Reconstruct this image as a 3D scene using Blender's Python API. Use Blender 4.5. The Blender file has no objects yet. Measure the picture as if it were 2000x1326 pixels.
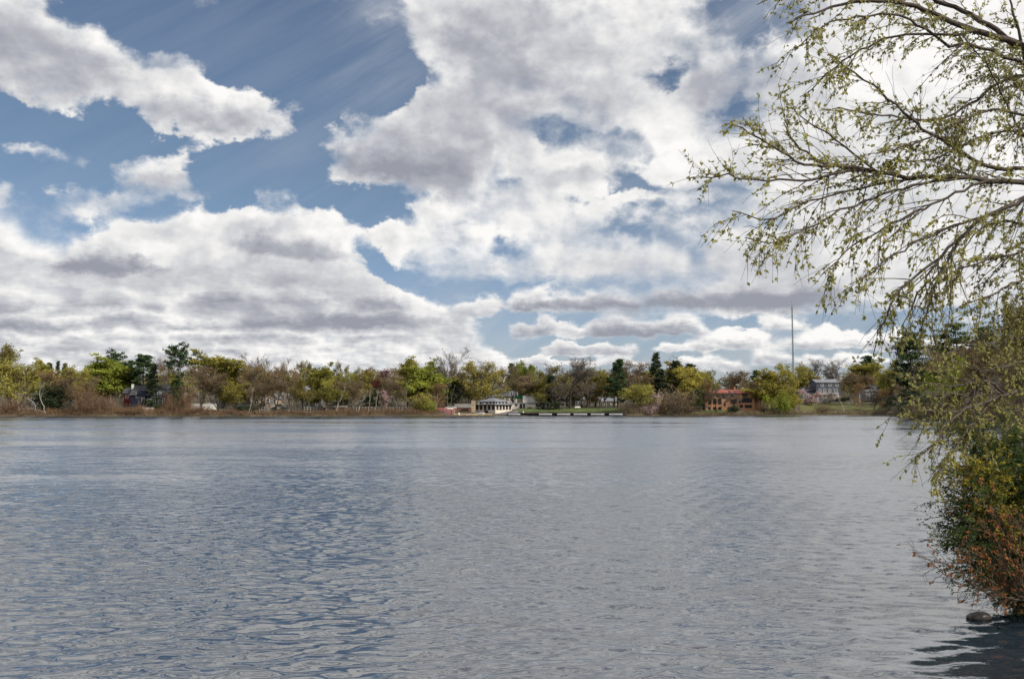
import bpy, math, random
import numpy as np
from mathutils import Vector

C = bpy.context.scene.collection
SC = bpy.context.scene

# ------------------------------------------------------------------ camera
F_PX = 1963.0            # focal length in photograph pixels (2000 wide)
EYE = 2.2                # eye height above the water
PITCH = math.atan(135.0 / F_PX)
cam_d = bpy.data.cameras.new('camera')
cam = bpy.data.objects.new('camera', cam_d)
C.objects.link(cam)
cam.location = (0, 0, EYE)
cam.rotation_euler = (math.pi / 2 + PITCH, 0, 0)
cam_d.sensor_width = 36.0
cam_d.lens = 36.0 * F_PX / 2000.0
cam_d.clip_start = 0.1
cam_d.clip_end = 9000
SC.camera = cam
SC.view_settings.view_transform = 'Standard'
SC.view_settings.look = 'None'
SC.view_settings.gamma = 1.0
SC.view_settings.exposure = 0.1
SC.cycles.max_bounces = 6
SC.cycles.transparent_max_bounces = 8
SC.cycles.caustics_reflective = False
SC.cycles.caustics_refractive = False
SC.cycles.sample_clamp_indirect = 4.0

CP, SP = math.cos(PITCH), math.sin(PITCH)
def ray(px, py):
    x = (px - 1000.0) / F_PX
    v = (663.0 - py) / F_PX
    return np.array([x, CP - v * SP, SP + v * CP])
def at(px, py, Y):
    d = ray(px, py)
    t = Y / d[1]
    return np.array([d[0] * t, Y, EYE + d[2] * t])

# ------------------------------------------------------------------ sun
SUN_AZ = math.radians(122.0)     # clockwise from the view direction (+Y)
SUN_EL = math.radians(36.0)
sun_d = bpy.data.lights.new('sun', 'SUN')
sun = bpy.data.objects.new('sun', sun_d)
C.objects.link(sun)
sun_d.energy = 4.2
sun_d.angle = math.radians(0.6)
sun_d.color = (1.0, 0.93, 0.82)
SUNV = Vector((math.sin(SUN_AZ) * math.cos(SUN_EL), math.cos(SUN_AZ) * math.cos(SUN_EL), math.sin(SUN_EL)))
sun.rotation_euler = SUNV.to_track_quat('Z', 'Y').to_euler()
sun.location = (60, -20, 60)

# ------------------------------------------------------------------ node helper
class NT:
    def __init__(s, tree):
        s.t = tree; s.n = tree.nodes; s.l = tree.links
    def new(s, typ, **kw):
        nd = s.n.new(typ)
        for k, v in kw.items():
            setattr(nd, k, v)
        return nd
    def put(s, sock, v):
        if isinstance(v, bpy.types.NodeSocket):
            s.l.new(v, sock)
        elif v is not None:
            if sock.type == 'RGBA' and len(v) == 3:
                v = (*v, 1.0)
            sock.default_value = v
    def m(s, op, a, b=None, c=None, clamp=False):
        nd = s.new('ShaderNodeMath', operation=op)
        nd.use_clamp = clamp
        s.put(nd.inputs[0], a)
        if b is not None: s.put(nd.inputs[1], b)
        if c is not None: s.put(nd.inputs[2], c)
        return nd.outputs[0]
    def v(s, op, a, b=None, c=None, scale=None):
        nd = s.new('ShaderNodeVectorMath', operation=op)
        s.put(nd.inputs[0], a)
        if b is not None: s.put(nd.inputs[1], b)
        if c is not None: s.put(nd.inputs[2], c)
        if scale is not None: s.put(nd.inputs['Scale'], scale)
        return nd.outputs[1] if op in ('LENGTH', 'DOT_PRODUCT', 'DISTANCE') else nd.outputs[0]
    def comb(s, x, y, z):
        nd = s.new('ShaderNodeCombineXYZ')
        s.put(nd.inputs[0], x); s.put(nd.inputs[1], y); s.put(nd.inputs[2], z)
        return nd.outputs[0]
    def sep(s, v):
        nd = s.new('ShaderNodeSeparateXYZ'); s.put(nd.inputs[0], v)
        return nd.outputs[0], nd.outputs[1], nd.outputs[2]
    def noise(s, vec, scale, detail=2.0, rough=0.5, dist=0.0, col=False, lac=2.0):
        nd = s.new('ShaderNodeTexNoise')
        s.put(nd.inputs['Vector'], vec)
        nd.inputs['Scale'].default_value = scale
        nd.inputs['Detail'].default_value = detail
        nd.inputs['Roughness'].default_value = rough
        nd.inputs['Lacunarity'].default_value = lac
        nd.inputs['Distortion'].default_value = dist
        return nd.outputs['Color'] if col else nd.outputs['Fac']
    def ramp(s, fac, a, b, c=0.0, d=1.0, smooth=True):
        nd = s.new('ShaderNodeMapRange')
        nd.interpolation_type = 'SMOOTHSTEP' if smooth else 'LINEAR'
        nd.clamp = True
        s.put(nd.inputs[0], fac); s.put(nd.inputs[1], a); s.put(nd.inputs[2], b)
        s.put(nd.inputs[3], c); s.put(nd.inputs[4], d)
        return nd.outputs[0]
    def mix(s, fac, a, b):
        nd = s.new('ShaderNodeMix', data_type='RGBA')
        s.put(nd.inputs[0], fac); s.put(nd.inputs[6], a); s.put(nd.inputs[7], b)
        return nd.outputs[2]

# ------------------------------------------------------------------ sky
# A Nishita sky with broken cumulus in front of it. Where the clouds stand is a chart of the
# sky in azimuth and elevation (coverage, shade, thin veil); noise breaks it into puffs.
AZ0, AZ1, NCOL = -33.0, 33.0, 128
ROWS = [0.2] + [.6 + .28 * i for i in range(17)] + [5.4 + .4 * i for i in range(10)] + [9.5 + .55 * i for i in range(9)] + [14.5 + .7 * i for i in range(13)] + [24.5, 27]

def inside(poly, X, Yy):
    r = np.zeros(X.shape, bool)
    n = len(poly); j = n - 1
    for i in range(n):
        xi, yi = poly[i]; xj, yj = poly[j]
        cnd = ((yi > Yy) != (yj > Yy)) & (X < (xj - xi) * (Yy - yi) / (yj - yi + 1e-9) + xi)
        r ^= cnd; j = i
    return r
def blur(a, sx, sy):
    for ax, s_ in ((1, sx), (0, sy)):
        if s_ <= 0: continue
        k = int(3 * s_) + 1
        w = np.exp(-0.5 * (np.arange(-k, k + 1) / s_) ** 2); w /= w.sum()
        p = np.pad(a, [(k, k) if i == ax else (0, 0) for i in range(2)], mode='edge')
        a = sum(w[q] * (p[:, q:q + a.shape[1]] if ax == 1 else p[q:q + a.shape[0], :]) for q in range(2 * k + 1))
    return a
Q = 4.0
GX, GY = np.meshgrid(np.arange(-400, 2400, Q), np.arange(-200, 830, Q))
cov = np.full(GX.shape, 0.0); shd = np.full(GX.shape, 0.25); veil = np.zeros(GX.shape)
def paint(a, poly, val, b=3.0, amt=1.0):
    mk = blur(inside(poly, GX, GY).astype(float), b * 2.4, b * 2.0) * amt
    a[:] = a * (1 - mk) + val * mk
def spot(a, x, y, rx, ry, val, rot=0.0, amt=1.0):
    c_, s_ = math.cos(math.radians(rot)), math.sin(math.radians(rot))
    dx, dy = GX - x, GY - y
    e = ((dx * c_ + dy * s_) / rx) ** 2 + ((-dx * s_ + dy * c_) / ry) ** 2
    mk = np.exp(-e * 0.9) * amt
    a[:] = a * (1 - mk) + val * mk
def puff(x0, x1, yt, yb, top=.03, base=.7, lean=.12, c=1.0, seed=0, lumps=4, b=1.3):
    """one cumulus: domed lit top, flat shaded base"""
    u = np.clip((GX - (x0 + x1) / 2) / ((x1 - x0) / 2), -1, 1)
    rr = random.Random(seed + int(x0))
    prof = np.sqrt(np.clip(1 - np.abs(u) ** 2.4, 0, 1)) * .62
    for i in range(lumps):
        cx, w = rr.uniform(-.8, .8), rr.uniform(.22, .42)
        prof = np.maximum(prof, rr.uniform(.7, 1.0) * np.sqrt(np.clip(1 - ((u - cx) / w) ** 2, 0, 1)) * (1 - .35 * abs(cx)))
    yt_l = yb - (yb - yt) * prof
    prof = np.where((GX > x0) & (GX < x1), prof, 0); yt_l = yb - (yb - yt) * prof
    mk = blur(((GY > yt_l) & (GY < yb) & (prof > .02)).astype(float), b, b)
    g = np.clip((GY - yt_l) / np.maximum(yb - yt_l, 1), 0, 1)
    g = np.clip((g - .2) / .75, 0, 1); g = g * g * (3 - 2 * g)
    val = np.clip(top + (base - top) * g - lean * u * (1 - .4 * g), -.1, 1)
    cov[:] = np.maximum(cov, c * mk); shd[:] = shd * (1 - mk) + val * mk
# --- coverage
paint(cov, [(-400,-200),(150,-200),(60,10),(110,30),(170,42),(205,60),(232,80),(245,115),(270,130),(370,132),(440,158),(520,190),(585,206),(580,228),(545,245),(500,270),(420,268),(330,255),(280,240),(220,205),(180,195),(150,238),(100,222),(60,190),(0,172),(-400,160)], 1.0, 2.5)
paint(cov, [(5,292),(50,270),(112,276),(112,290),(60,304),(12,305)], .45, 2.0)
paint(cov, [(130,318),(165,305),(172,318),(140,328)], .4, 1.5)
paint(cov, [(212,345),(250,312),(300,298),(345,302),(382,342),(402,366),(432,392),(370,388),(280,378),(225,358)], .92, 2.0)
paint(cov, [(345,292),(395,296),(400,318),(360,325)], .45, 1.5)
paint(cov, [(270,90),(345,100),(350,122),(290,125)], .42, 2.0)
paint(cov, [(475,352),(530,362),(588,372),(575,392),(520,385)], .42, 1.6)
paint(cov, [(-400,330),(0,340),(20,372),(22,420),(0,440),(-400,440)], .9, 2.5)
paint(cov, [(30,400),(110,366),(200,372),(300,392),(260,425),(160,446),(60,440)], .66, 2.5)
# lower bank across the frame
paint(cov, [(-400,440),(0,432),(50,438),(100,470),(130,478),(160,452),(220,434),(300,440),(380,410),(435,425),(450,408),(500,404),(520,415),(560,402),(640,397),(700,415),(740,440),(790,440),(860,455),(900,470),(960,490),(1010,500),(1010,560),(870,545),(800,520),(730,490),(700,480),(720,520),(770,560),(850,590),(860,610),(1000,560),(960,600),(900,640),(990,690),(1040,740),(-400,740)], 1.0, 2.5)
# great middle cloud
paint(cov, [(770,-200),(785,40),(822,75),(820,110),(845,132),(850,152),(800,182),(770,212),(735,242),(680,246),(608,256),(602,272),(645,300),(628,322),(640,362),(700,368),(760,372),(800,382),(840,402),(780,425),(740,436),(800,440),(900,465),(1000,480),(1150,480),(1250,455),(1420,430),(1420,-200)], .9, 2.5)
paint(cov, [(1380,-200),(2400,-200),(2400,640),(1960,640),(1850,600),(1700,600),(1400,610),(1350,500),(1350,150)], .78, 4)
spot(cov, 1850, 150, 300, 260, 1.0)
paint(cov, [(840,390),(900,400),(960,410),(1050,400),(1150,430),(1250,440),(1420,480),(1420,560),(1000,560),(880,540),(800,470)], .76, 3)
# openings of blue
paint(cov, [(590,385),(640,372),(720,372),(800,385),(830,402),(800,420),(745,436),(690,415),(640,398)], .05, 2.5)
paint(cov, [(1020,268),(1060,240),(1130,236),(1200,262),(1235,272),(1262,300),(1272,330),(1240,350),(1205,330),(1180,300),(1120,295),(1040,300)], .12, 2.0)
paint(cov, [(1015,305),(1060,290),(1130,287),(1195,302),(1202,340),(1150,352),(1080,350),(1030,335)], .9, 2.5)
paint(cov, [(1200,350),(1240,345),(1330,350),(1420,360),(1380,400),(1300,420),(1260,455),(1190,465),(1150,440),(1120,415),(1080,392),(1150,388)], .22, 3.0)
paint(cov, [(1235,142),(1290,128),(1352,130),(1350,158),(1300,160),(1250,158)], .2, 2.0)
paint(cov, [(1400,195),(1440,190),(1480,205),(1470,228),(1430,222)], .2, 2.0)
paint(cov, [(1390,5),(1470,-40),(1560,-40),(1545,40),(1520,90),(1440,95),(1400,60)], .42, 3.0)
paint(cov, [(930,478),(985,468),(1010,485),(985,498),(940,492)], .25, 2.0)
paint(cov, [(690,470),(730,478),(790,520),(860,545),(960,552),(1010,560),(880,578),(850,602),(800,575),(740,540),(705,500)], .3, 2.0)
paint(cov, [(860,555),(985,550),(1000,572),(960,580),(900,576),(855,585)], .25, 1.5)
paint(cov, [(1355,612),(1480,606),(1490,640),(1430,642),(1395,630)], .12, 1.5)
paint(cov, [(1575,602),(1700,600),(1755,612),(1700,632),(1620,632),(1580,640)], .15, 1.5)
paint(cov, [(1000,640),(1060,640),(1100,655),(1000,665)], .35, 1.2)
paint(cov, [(1355,650),(1385,640),(1400,672),(1370,690)], .25, 1.2)
paint(cov, [(1500,660),(1545,648),(1560,672),(1535,690)], .35, 1.2)
paint(cov, [(1860,580),(1945,590),(1940,640),(1850,640),(1770,625)], .35, 2.0)
paint(cov, [(600,700),(760,692),(760,735),(600,735)], .55, 2.0)
paint(cov, [(1050,700),(1520,712),(1560,735),(1050,740)], .35, 2.0)
paint(cov, [(610,640),(660,632),(690,650),(640,658)], .7, 1.2)
spot(cov, 1330, 410, 120, 34, .22, -6); spot(cov, 1160, 400, 60, 26, .3); spot(cov, 1220, 440, 50, 18, .25); spot(cov, 1470, 40, 110, 60, .34, 0, .9)
spot(cov, 1300, 145, 60, 18, .2); spot(cov, 1450, 210, 50, 22, .2); spot(cov, 1000, 360, 30, 14, .5); spot(cov, 960, 300, 24, 40, .55); spot(cov, 1050, 250, 60, 16, .3)
spot(cov, 720, 492, 26, 18, .2); spot(cov, 790, 548, 60, 16, .25, 25); spot(cov, 950, 562, 90, 12, .3); spot(cov, 985, 482, 36, 14, .25); spot(cov, 905, 425, 40, 10, .4); spot(cov, 1450, 370, 60, 20, .4)
spot(cov, 1480, 440, 60, 12, .5); spot(cov, 315, 478, 10, 6, .2); spot(cov, 140, 440, 50, 10, .3)
for x_, y_, a_, b_ in ((1215, 300, 34, 22), (1255, 330, 26, 18), (1150, 268, 30, 12), (1090, 262, 26, 10), (1240, 395, 60, 12), (1330, 425, 70, 12), (1370, 385, 60, 14), (1170, 420, 40, 12)): spot(cov, x_, y_, a_, b_, .72)
spot(cov, 530, 372, 60, 14, .5); spot(cov, 60, 286, 50, 14, .55); spot(cov, 150, 315, 22, 9, .5); spot(cov, 372, 306, 28, 14, .55); spot(cov, 315, 105, 40, 14, .5); spot(cov, 730, 40, 40, 16, .5); spot(cov, 190, 385, 90, 12, .68); spot(cov, 110, 430, 40, 14, .75)
# --- shade (0 bright, 1 dark underside)
shd[:] = .22
spot(shd, 60, 150, 150, 50, .62); spot(shd, 30, 60, 110, 60, .42); spot(shd, 330, 228, 160, 34, .5); spot(shd, 500, 245, 100, 26, .4)
spot(shd, 430, 175, 130, 28, .0); spot(shd, 215, 85, 45, 45, .0); spot(shd, 150, 50, 80, 20, .1)
spot(shd, 320, 365, 100, 18, .5); spot(shd, 300, 318, 60, 14, .0)
spot(shd, 960, 90, 130, 110, .5); spot(shd, 1120, 60, 200, 80, .42); spot(shd, 900, 200, 130, 60, .5); spot(shd, 1050, 180, 160, 60, .45)
spot(shd, 830, 60, 40, 60, .1); spot(shd, 870, 140, 30, 40, .12); spot(shd, 1250, 60, 120, 60, .1); spot(shd, 1300, 20, 120, 40, .08)
spot(shd, 820, 290, 120, 40, .42)
spot(shd, 770, 332, 110, 30, .95, 8); spot(shd, 690, 310, 60, 16, .7); spot(shd, 880, 350, 70, 22, .6); spot(shd, 960, 340, 46, 34, -.1); spot(shd, 660, 262, 70, 16, .02)
spot(shd, 740, 275, 60, 20, .35); spot(shd, 880, 392, 90, 12, .1); spot(shd, 700, 362, 70, 10, .25)
spot(shd, 1110, 315, 80, 22, .05); spot(shd, 1130, 340, 70, 14, .4)
spot(shd, 1500, 165, 230, 42, .66); spot(shd, 1420, 175, 80, 30, .72); spot(shd, 1650, 130, 150, 80, .3)
spot(shd, 1820, 120, 260, 200, .0); spot(shd, 1930, 90, 180, 200, -.1); spot(shd, 1480, 100, 80, 20, .1)
spot(shd, 1340, 280, 100, 50, .02); spot(shd, 1300, 200, 60, 30, .1); spot(shd, 1500, 290, 120, 40, .2); spot(shd, 1520, 400, 140, 60, .3); spot(shd, 1750, 350, 200, 120, .2)
spot(shd, 1360, 400, 70, 12, .08); spot(shd, 1300, 452, 80, 16, .1)
spot(shd, 1350, 520, 260, 36, .38); spot(shd, 900, 500, 160, 40, .12); spot(shd, 1050, 450, 100, 40, .08); spot(shd, 1080, 525, 140, 14, .3)
spot(shd, 760, 470, 100, 20, .15)
# the grey bank on the left
spot(shd, 150, 590, 460, 45, .5); spot(shd, 560, 560, 200, 50, .4); spot(shd, 400, 470, 90, 30, .2); spot(shd, 650, 590, 160, 30, .34)
spot(shd, 120, 548, 160, 12, .3); spot(shd, 362, 573, 50, 8, .02); spot(shd, 270, 568, 60, 9, .15); spot(shd, 190, 625, 30, 8, .12); spot(shd, 90, 632, 170, 11, .68); spot(shd, 280, 605, 90, 12, .6)
spot(shd, 435, 645, 60, 10, .72); spot(shd, 330, 640, 60, 8, .6); spot(shd, 400, 625, 42, 6, .0); spot(shd, 485, 597, 26, 8, .08); spot(shd, 520, 580, 60, 6, .45)
spot(shd, 690, 624, 130, 9, .92); spot(shd, 600, 628, 60, 6, .8); spot(shd, 760, 606, 60, 9, .35); spot(shd, 815, 590, 26, 26, -.05, 30); spot(shd, 845, 615, 26, 14, -.05)
spot(shd, 150, 680, 250, 12, .42); spot(shd, 320, 655, 80, 8, .15); spot(shd, 620, 655, 120, 8, .2)
puff(-60, 112, 434, 512, .0, .42, seed=1); puff(88, 332, 436, 530, .05, 1.0, .2, seed=2); puff(436, 512, 400, 448, .08, .3, seed=3); puff(478, 712, 398, 502, .06, .72, .3, seed=4, lumps=6)
spot(shd, 505, 472, 32, 18, .75); spot(shd, 315, 500, 18, 18, -.1); spot(shd, 690, 470, 26, 26, -.1); spot(shd, 640, 440, 40, 20, .0)
puff(700, 862, 566, 634, .08, .5, .35, seed=5)
for q in ((530, 640, 640, 672), (620, 730, 642, 676), (720, 800, 640, 672), (780, 880, 648, 690), (480, 562, 664, 712), (555, 655, 672, 716), (650, 740, 680, 720), (820, 920, 666, 716), (900, 1005, 676, 722), (740, 840, 688, 722)):
    puff(*q, .03, .42, .1, seed=7, b=.8)
qr = random.Random(4)
for yb_, hh, ww, nn, ba, tp_ in ((598, 44, 190, 7, .62, .12), (636, 36, 150, 9, .66, .08), (664, 28, 110, 13, .62, .0), (688, 24, 90, 15, .58, -.04), (712, 22, 80, 16, .5, -.04)):
    for i in range(nn):
        x = -120 + (960 - 60) * (i + qr.uniform(.1, .9)) / nn; w_ = ww * qr.uniform(.6, 1.35); h_ = hh * qr.uniform(.7, 1.2); y_ = yb_ + qr.uniform(-8, 8)
        if x + w_ / 2 < 880: puff(x - w_ / 2, x + w_ / 2, y_ - h_, y_, tp_, ba, .12, seed=i * 7, b=1.0, lumps=5)
puff(780, 868, 568, 640, -.02, .45, .3, seed=6); spot(shd, 690, 624, 130, 9, .9); spot(shd, 820, 590, 26, 26, -.05, 30)
# rows of cumulus over the far shore
puff(1265, 1352, 535, 598, .2, .75, seed=8); puff(848, 978, 570, 616, .0, .62, seed=9); puff(985, 1105, 546, 607, .0, .85, seed=10); puff(1092, 1252, 544, 608, .0, .9, seed=11)
spot(shd, 1080, 600, 110, 8, .75); spot(shd, 1230, 596, 60, 9, .8); spot(cov, 1380, 588, 330, 24, 1.0)
spot(shd, 1470, 585, 210, 19, .85); spot(shd, 1560, 588, 150, 14, .9); spot(shd, 1350, 590, 110, 13, .8); spot(shd, 1690, 588, 50, 14, .12); spot(shd, 1420, 548, 110, 14, .35)
puff(1000, 1152, 608, 656, .1, .9, seed=12); puff(1140, 1385, 602, 656, .08, 1.0, .15, seed=13, lumps=6); spot(shd, 1103, 648, 18, 6, .05); spot(shd, 1372, 630, 26, 14, .0)
puff(1480, 1582, 604, 641, .0, .5, .1, seed=14)
for q in ((1055, 1152, 656, 690), (1135, 1255, 656, 692), (1272, 1362, 656, 688), (1355, 1432, 638, 682), (1395, 1525, 628, 684), (1460, 1548, 668, 708), (1305, 1465, 682, 718), (1000, 1100, 690, 714), (1090, 1275, 690, 716), (1522, 1718, 622, 684), (1545, 1655, 680, 712), (1640, 1740, 676, 712), (1700, 1790, 618, 684), (1770, 1900, 640, 700)):
    puff(*q, -.02, .62, .08, seed=15, b=.8, lumps=5)
# --- thin high veil
veil[:] = .07
paint(veil, [(560,200),(640,150),(760,90),(830,60),(840,140),(760,170),(640,195)], .6, 6)
paint(veil, [(420,0),(620,0),(560,80),(480,120),(430,60)], .25, 10)
paint(veil, [(660,-40),(780,-40),(790,60),(730,50),(680,20)], .7, 4)
paint(veil, [(100,20),(400,10),(700,40),(700,90),(300,80)], .2, 10)
paint(veil, [(430,265),(640,255),(620,310),(450,300)], .35, 5)
paint(veil, [(1390,-60),(1580,-60),(1560,100),(1400,100)], .6, 5)
paint(veil, [(1080,380),(1420,350),(1400,470),(1150,480)], .45, 6)
paint(veil, [(-400,540),(2400,540),(2400,830),(-400,830)], .25, 14)
paint(veil, [(-400,650),(2400,650),(2400,830),(-400,830)], .6, 12)
# sky outside the photograph
top = np.clip((25 - GY) / 100.0, 0, 1); cov[:] = cov * (1 - top) + .62 * top; shd[:] = shd * (1 - top) + .1 * top
world = bpy.data.worlds.new("World"); SC.world = world
world.use_nodes = True
N = NT(world.node_tree); N.n.clear()
SKY_STRENGTH = 0.1
def chart_value(a, az, el):
    d = np.array([math.sin(az) * math.cos(el), math.cos(az) * math.cos(el), math.sin(el)])
    f = d[1] * CP + d[2] * SP; u_ = -d[1] * SP + d[2] * CP
    px = 1000 + F_PX * d[0] / f; py = 663 - F_PX * u_ / f
    i = int(np.clip((py + 200) / Q, 0, a.shape[0] - 1)); j = int(np.clip((px + 400) / Q, 0, a.shape[1] - 1))
    return float(a[i, j])
tc = N.new('ShaderNodeTexCoord')
D = tc.outputs['Generated']
dx, dy, dz = N.sep(D)
zc = N.m('MAXIMUM', dz, 0.0)
el0 = N.m('MULTIPLY', N.m('ARCSINE', N.m('MINIMUM', zc, 1.0)), 180 / math.pi)
az0 = N.m('MULTIPLY', N.m('ARCTAN2', dx, dy), 180 / math.pi)
# noise coordinates in tens of degrees: one set for the high clouds, a finer flatter one near the horizon
PH = N.comb(N.m('MULTIPLY', az0, .1), N.m('MULTIPLY', el0, .13), N.m('MULTIPLY', N.ramp(dy, -.3, .3), 3.0))
PN = N.comb(N.m('MULTIPLY', az0, .24), N.m('MULTIPLY', el0, .50), 7.0)
low = N.ramp(el0, 2.0, 10.0, 1.0, 0.0)
wl = N.noise(PH, 3.2, 6, .62, col=True)
wx, wy, _ = N.sep(N.v('SUBTRACT', wl, (.5, .5, .5)))
shrink = N.ramp(el0, 0.0, 12.0, .12, 1.0, smooth=False)
azw = N.m('ADD', az0, N.m('MULTIPLY', wx, N.m('MULTIPLY', shrink, 4.5)))
elw = N.m('ADD', el0, N.m('MULTIPLY', wy, N.m('MULTIPLY', shrink, 3.4)))
t = N.m('DIVIDE', N.m('SUBTRACT', azw, AZ0), AZ1 - AZ0, clamp=True)
tv = N.comb(t, t, t)
acc = None
for r, e in enumerate(ROWS):
    cv = N.new('ShaderNodeVectorCurve')
    mp = cv.mapping
    mp.clip_min_x = mp.clip_min_y = 0.0; mp.clip_max_x = mp.clip_max_y = 1.0
    for ch, a in enumerate((cov, shd, veil)):
        cu = mp.curves[ch]
        vals = [float(np.clip(chart_value(a, math.radians(AZ0 + (AZ1 - AZ0) * q / (NCOL - 1)), math.radians(e)), 0, 1)) for q in range(NCOL)]
        cu.points[0].location = (0, vals[0]); cu.points[-1].location = (1, vals[-1])
        for q in range(1, NCOL - 1):
            cu.points.new(q / (NCOL - 1), vals[q])
        for p in cu.points: p.handle_type = 'VECTOR'
    mp.update()
    N.put(cv.inputs['Vector'], tv)
    lo = ROWS[r - 1] if r else -1.0
    hi = ROWS[r + 1] if r + 1 < len(ROWS) else 200.0
    up = N.ramp(elw, lo, e, 0, 1, smooth=False) if r else 1.0
    dn = N.ramp(elw, e, hi, 1, 0, smooth=False) if r + 1 < len(ROWS) else 1.0
    wgt = N.m('MULTIPLY', up, dn)
    acc = N.v('MULTIPLY_ADD', cv.outputs[0], N.comb(wgt, wgt, wgt), acc if acc else (0, 0, 0))
c_, s_, v_ = N.sep(acc)
def puffs(vec, z):
    a = N.noise(vec, 2.6, 9, .53, .2)
    b = N.noise(vec, 5.5, 4, .5)
    p = N.m('SUBTRACT', .30, N.m('ABSOLUTE', N.m('MULTIPLY', N.m('SUBTRACT', b, .5), 2.6)))
    return N.m('ADD', N.m('MULTIPLY', N.m('SUBTRACT', a, .5), 1.35), N.m('MULTIPLY', p, .38))
def both(off):
    hh = puffs(N.v('ADD', PH, off), 0); hl = puffs(N.v('ADD', PN, N.v('SCALE', off, scale=1.0)), 1)
    return N.m('ADD', N.m('MULTIPLY', hh, N.m('SUBTRACT', 1.0, low)), N.m('MULTIPLY', hl, low))
h0 = both((0, 0, 0))
h1 = both((.06, .07, 0))
dens = N.m('ADD', N.m('SUBTRACT', N.m('MULTIPLY', c_, 1.6), .72), N.m('MULTIPLY', h0, 1.15))
soft = N.ramp(N.noise(PH, 2.2, 2, .5), .36, .64, .22, .95)
alpha = N.ramp(dens, N.m('MULTIPLY', soft, -.30), soft)
thick = N.ramp(dens, .1, 1.0)
relief = N.m('SUBTRACT', h0, h1)
broad = N.m('SUBTRACT', N.noise(N.v('MULTIPLY', PH, (1.0, 1.6, 1.0)), 1.5, 4, .55), .5)
lum = N.m('ADD', N.m('SUBTRACT', 1.12, N.m('MULTIPLY', s_, 1.2)), N.m('SUBTRACT', N.m('MULTIPLY', relief, .75), N.m('MULTIPLY', thick, N.m('ADD', .20, N.m('MULTIPLY', broad, 1.15)))), clamp=True)
k = 1.0 / SKY_STRENGTH
cr = N.new('ShaderNodeValToRGB')
cr.color_ramp.interpolation = 'LINEAR'
els = cr.color_ramp.elements
els[0].position = 0.0; els[0].color = (.30, .315, .365, 1)
els[1].position = 1.0; els[1].color = (.92, .905, .885, 1)
for p_, c in ((.3, (.42, .43, .475, 1)), (.55, (.58, .587, .612, 1)), (.8, (.78, .775, .77, 1))):
    e_ = els.new(p_); e_.color = c
N.put(cr.inputs[0], lum)
cloud = N.v('SCALE', cr.outputs[0], scale=k)
sky = N.new('ShaderNodeTexSky', sky_type='NISHITA', sun_disc=False)
sky.sun_elevation = SUN_EL; sky.sun_rotation = SUN_AZ
sky.altitude = 50; sky.air_density = 1.0; sky.dust_density = 0.6; sky.ozone_density = 2.0
blue = N.v('MULTIPLY', sky.outputs[0], N.mix(N.ramp(el0, 1.0, 14.0), (.62, .70, .92), (.65, .67, .70)))
wisp = N.noise(N.comb(N.m("ADD", N.m("MULTIPLY", az0, .055), N.m("MULTIPLY", el0, -.05)), N.m("ADD", N.m("MULTIPLY", el0, .20), N.m("MULTIPLY", az0, -.11)), 2.0), 3.4, 8, .66, .35)
va = N.m('MULTIPLY', v_, N.ramp(wisp, .25, .75, .25, 1.25))
vcol = N.mix(N.ramp(el0, 0, 9), (5.3, 5.5, 5.8), (4.6, 4.9, 5.5))
base = N.mix(N.m('MINIMUM', va, 1.0), blue, vcol)
final = N.mix(alpha, base, cloud)
bg = N.new('ShaderNodeBackground'); bg.inputs['Strength'].default_value = SKY_STRENGTH
N.put(bg.inputs['Color'], final)
wo = N.new('ShaderNodeOutputWorld')
N.l.new(bg.outputs[0], wo.inputs['Surface'])
world.cycles.sampling_method = 'MANUAL'; world.cycles.sample_map_resolution = 512
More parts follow.
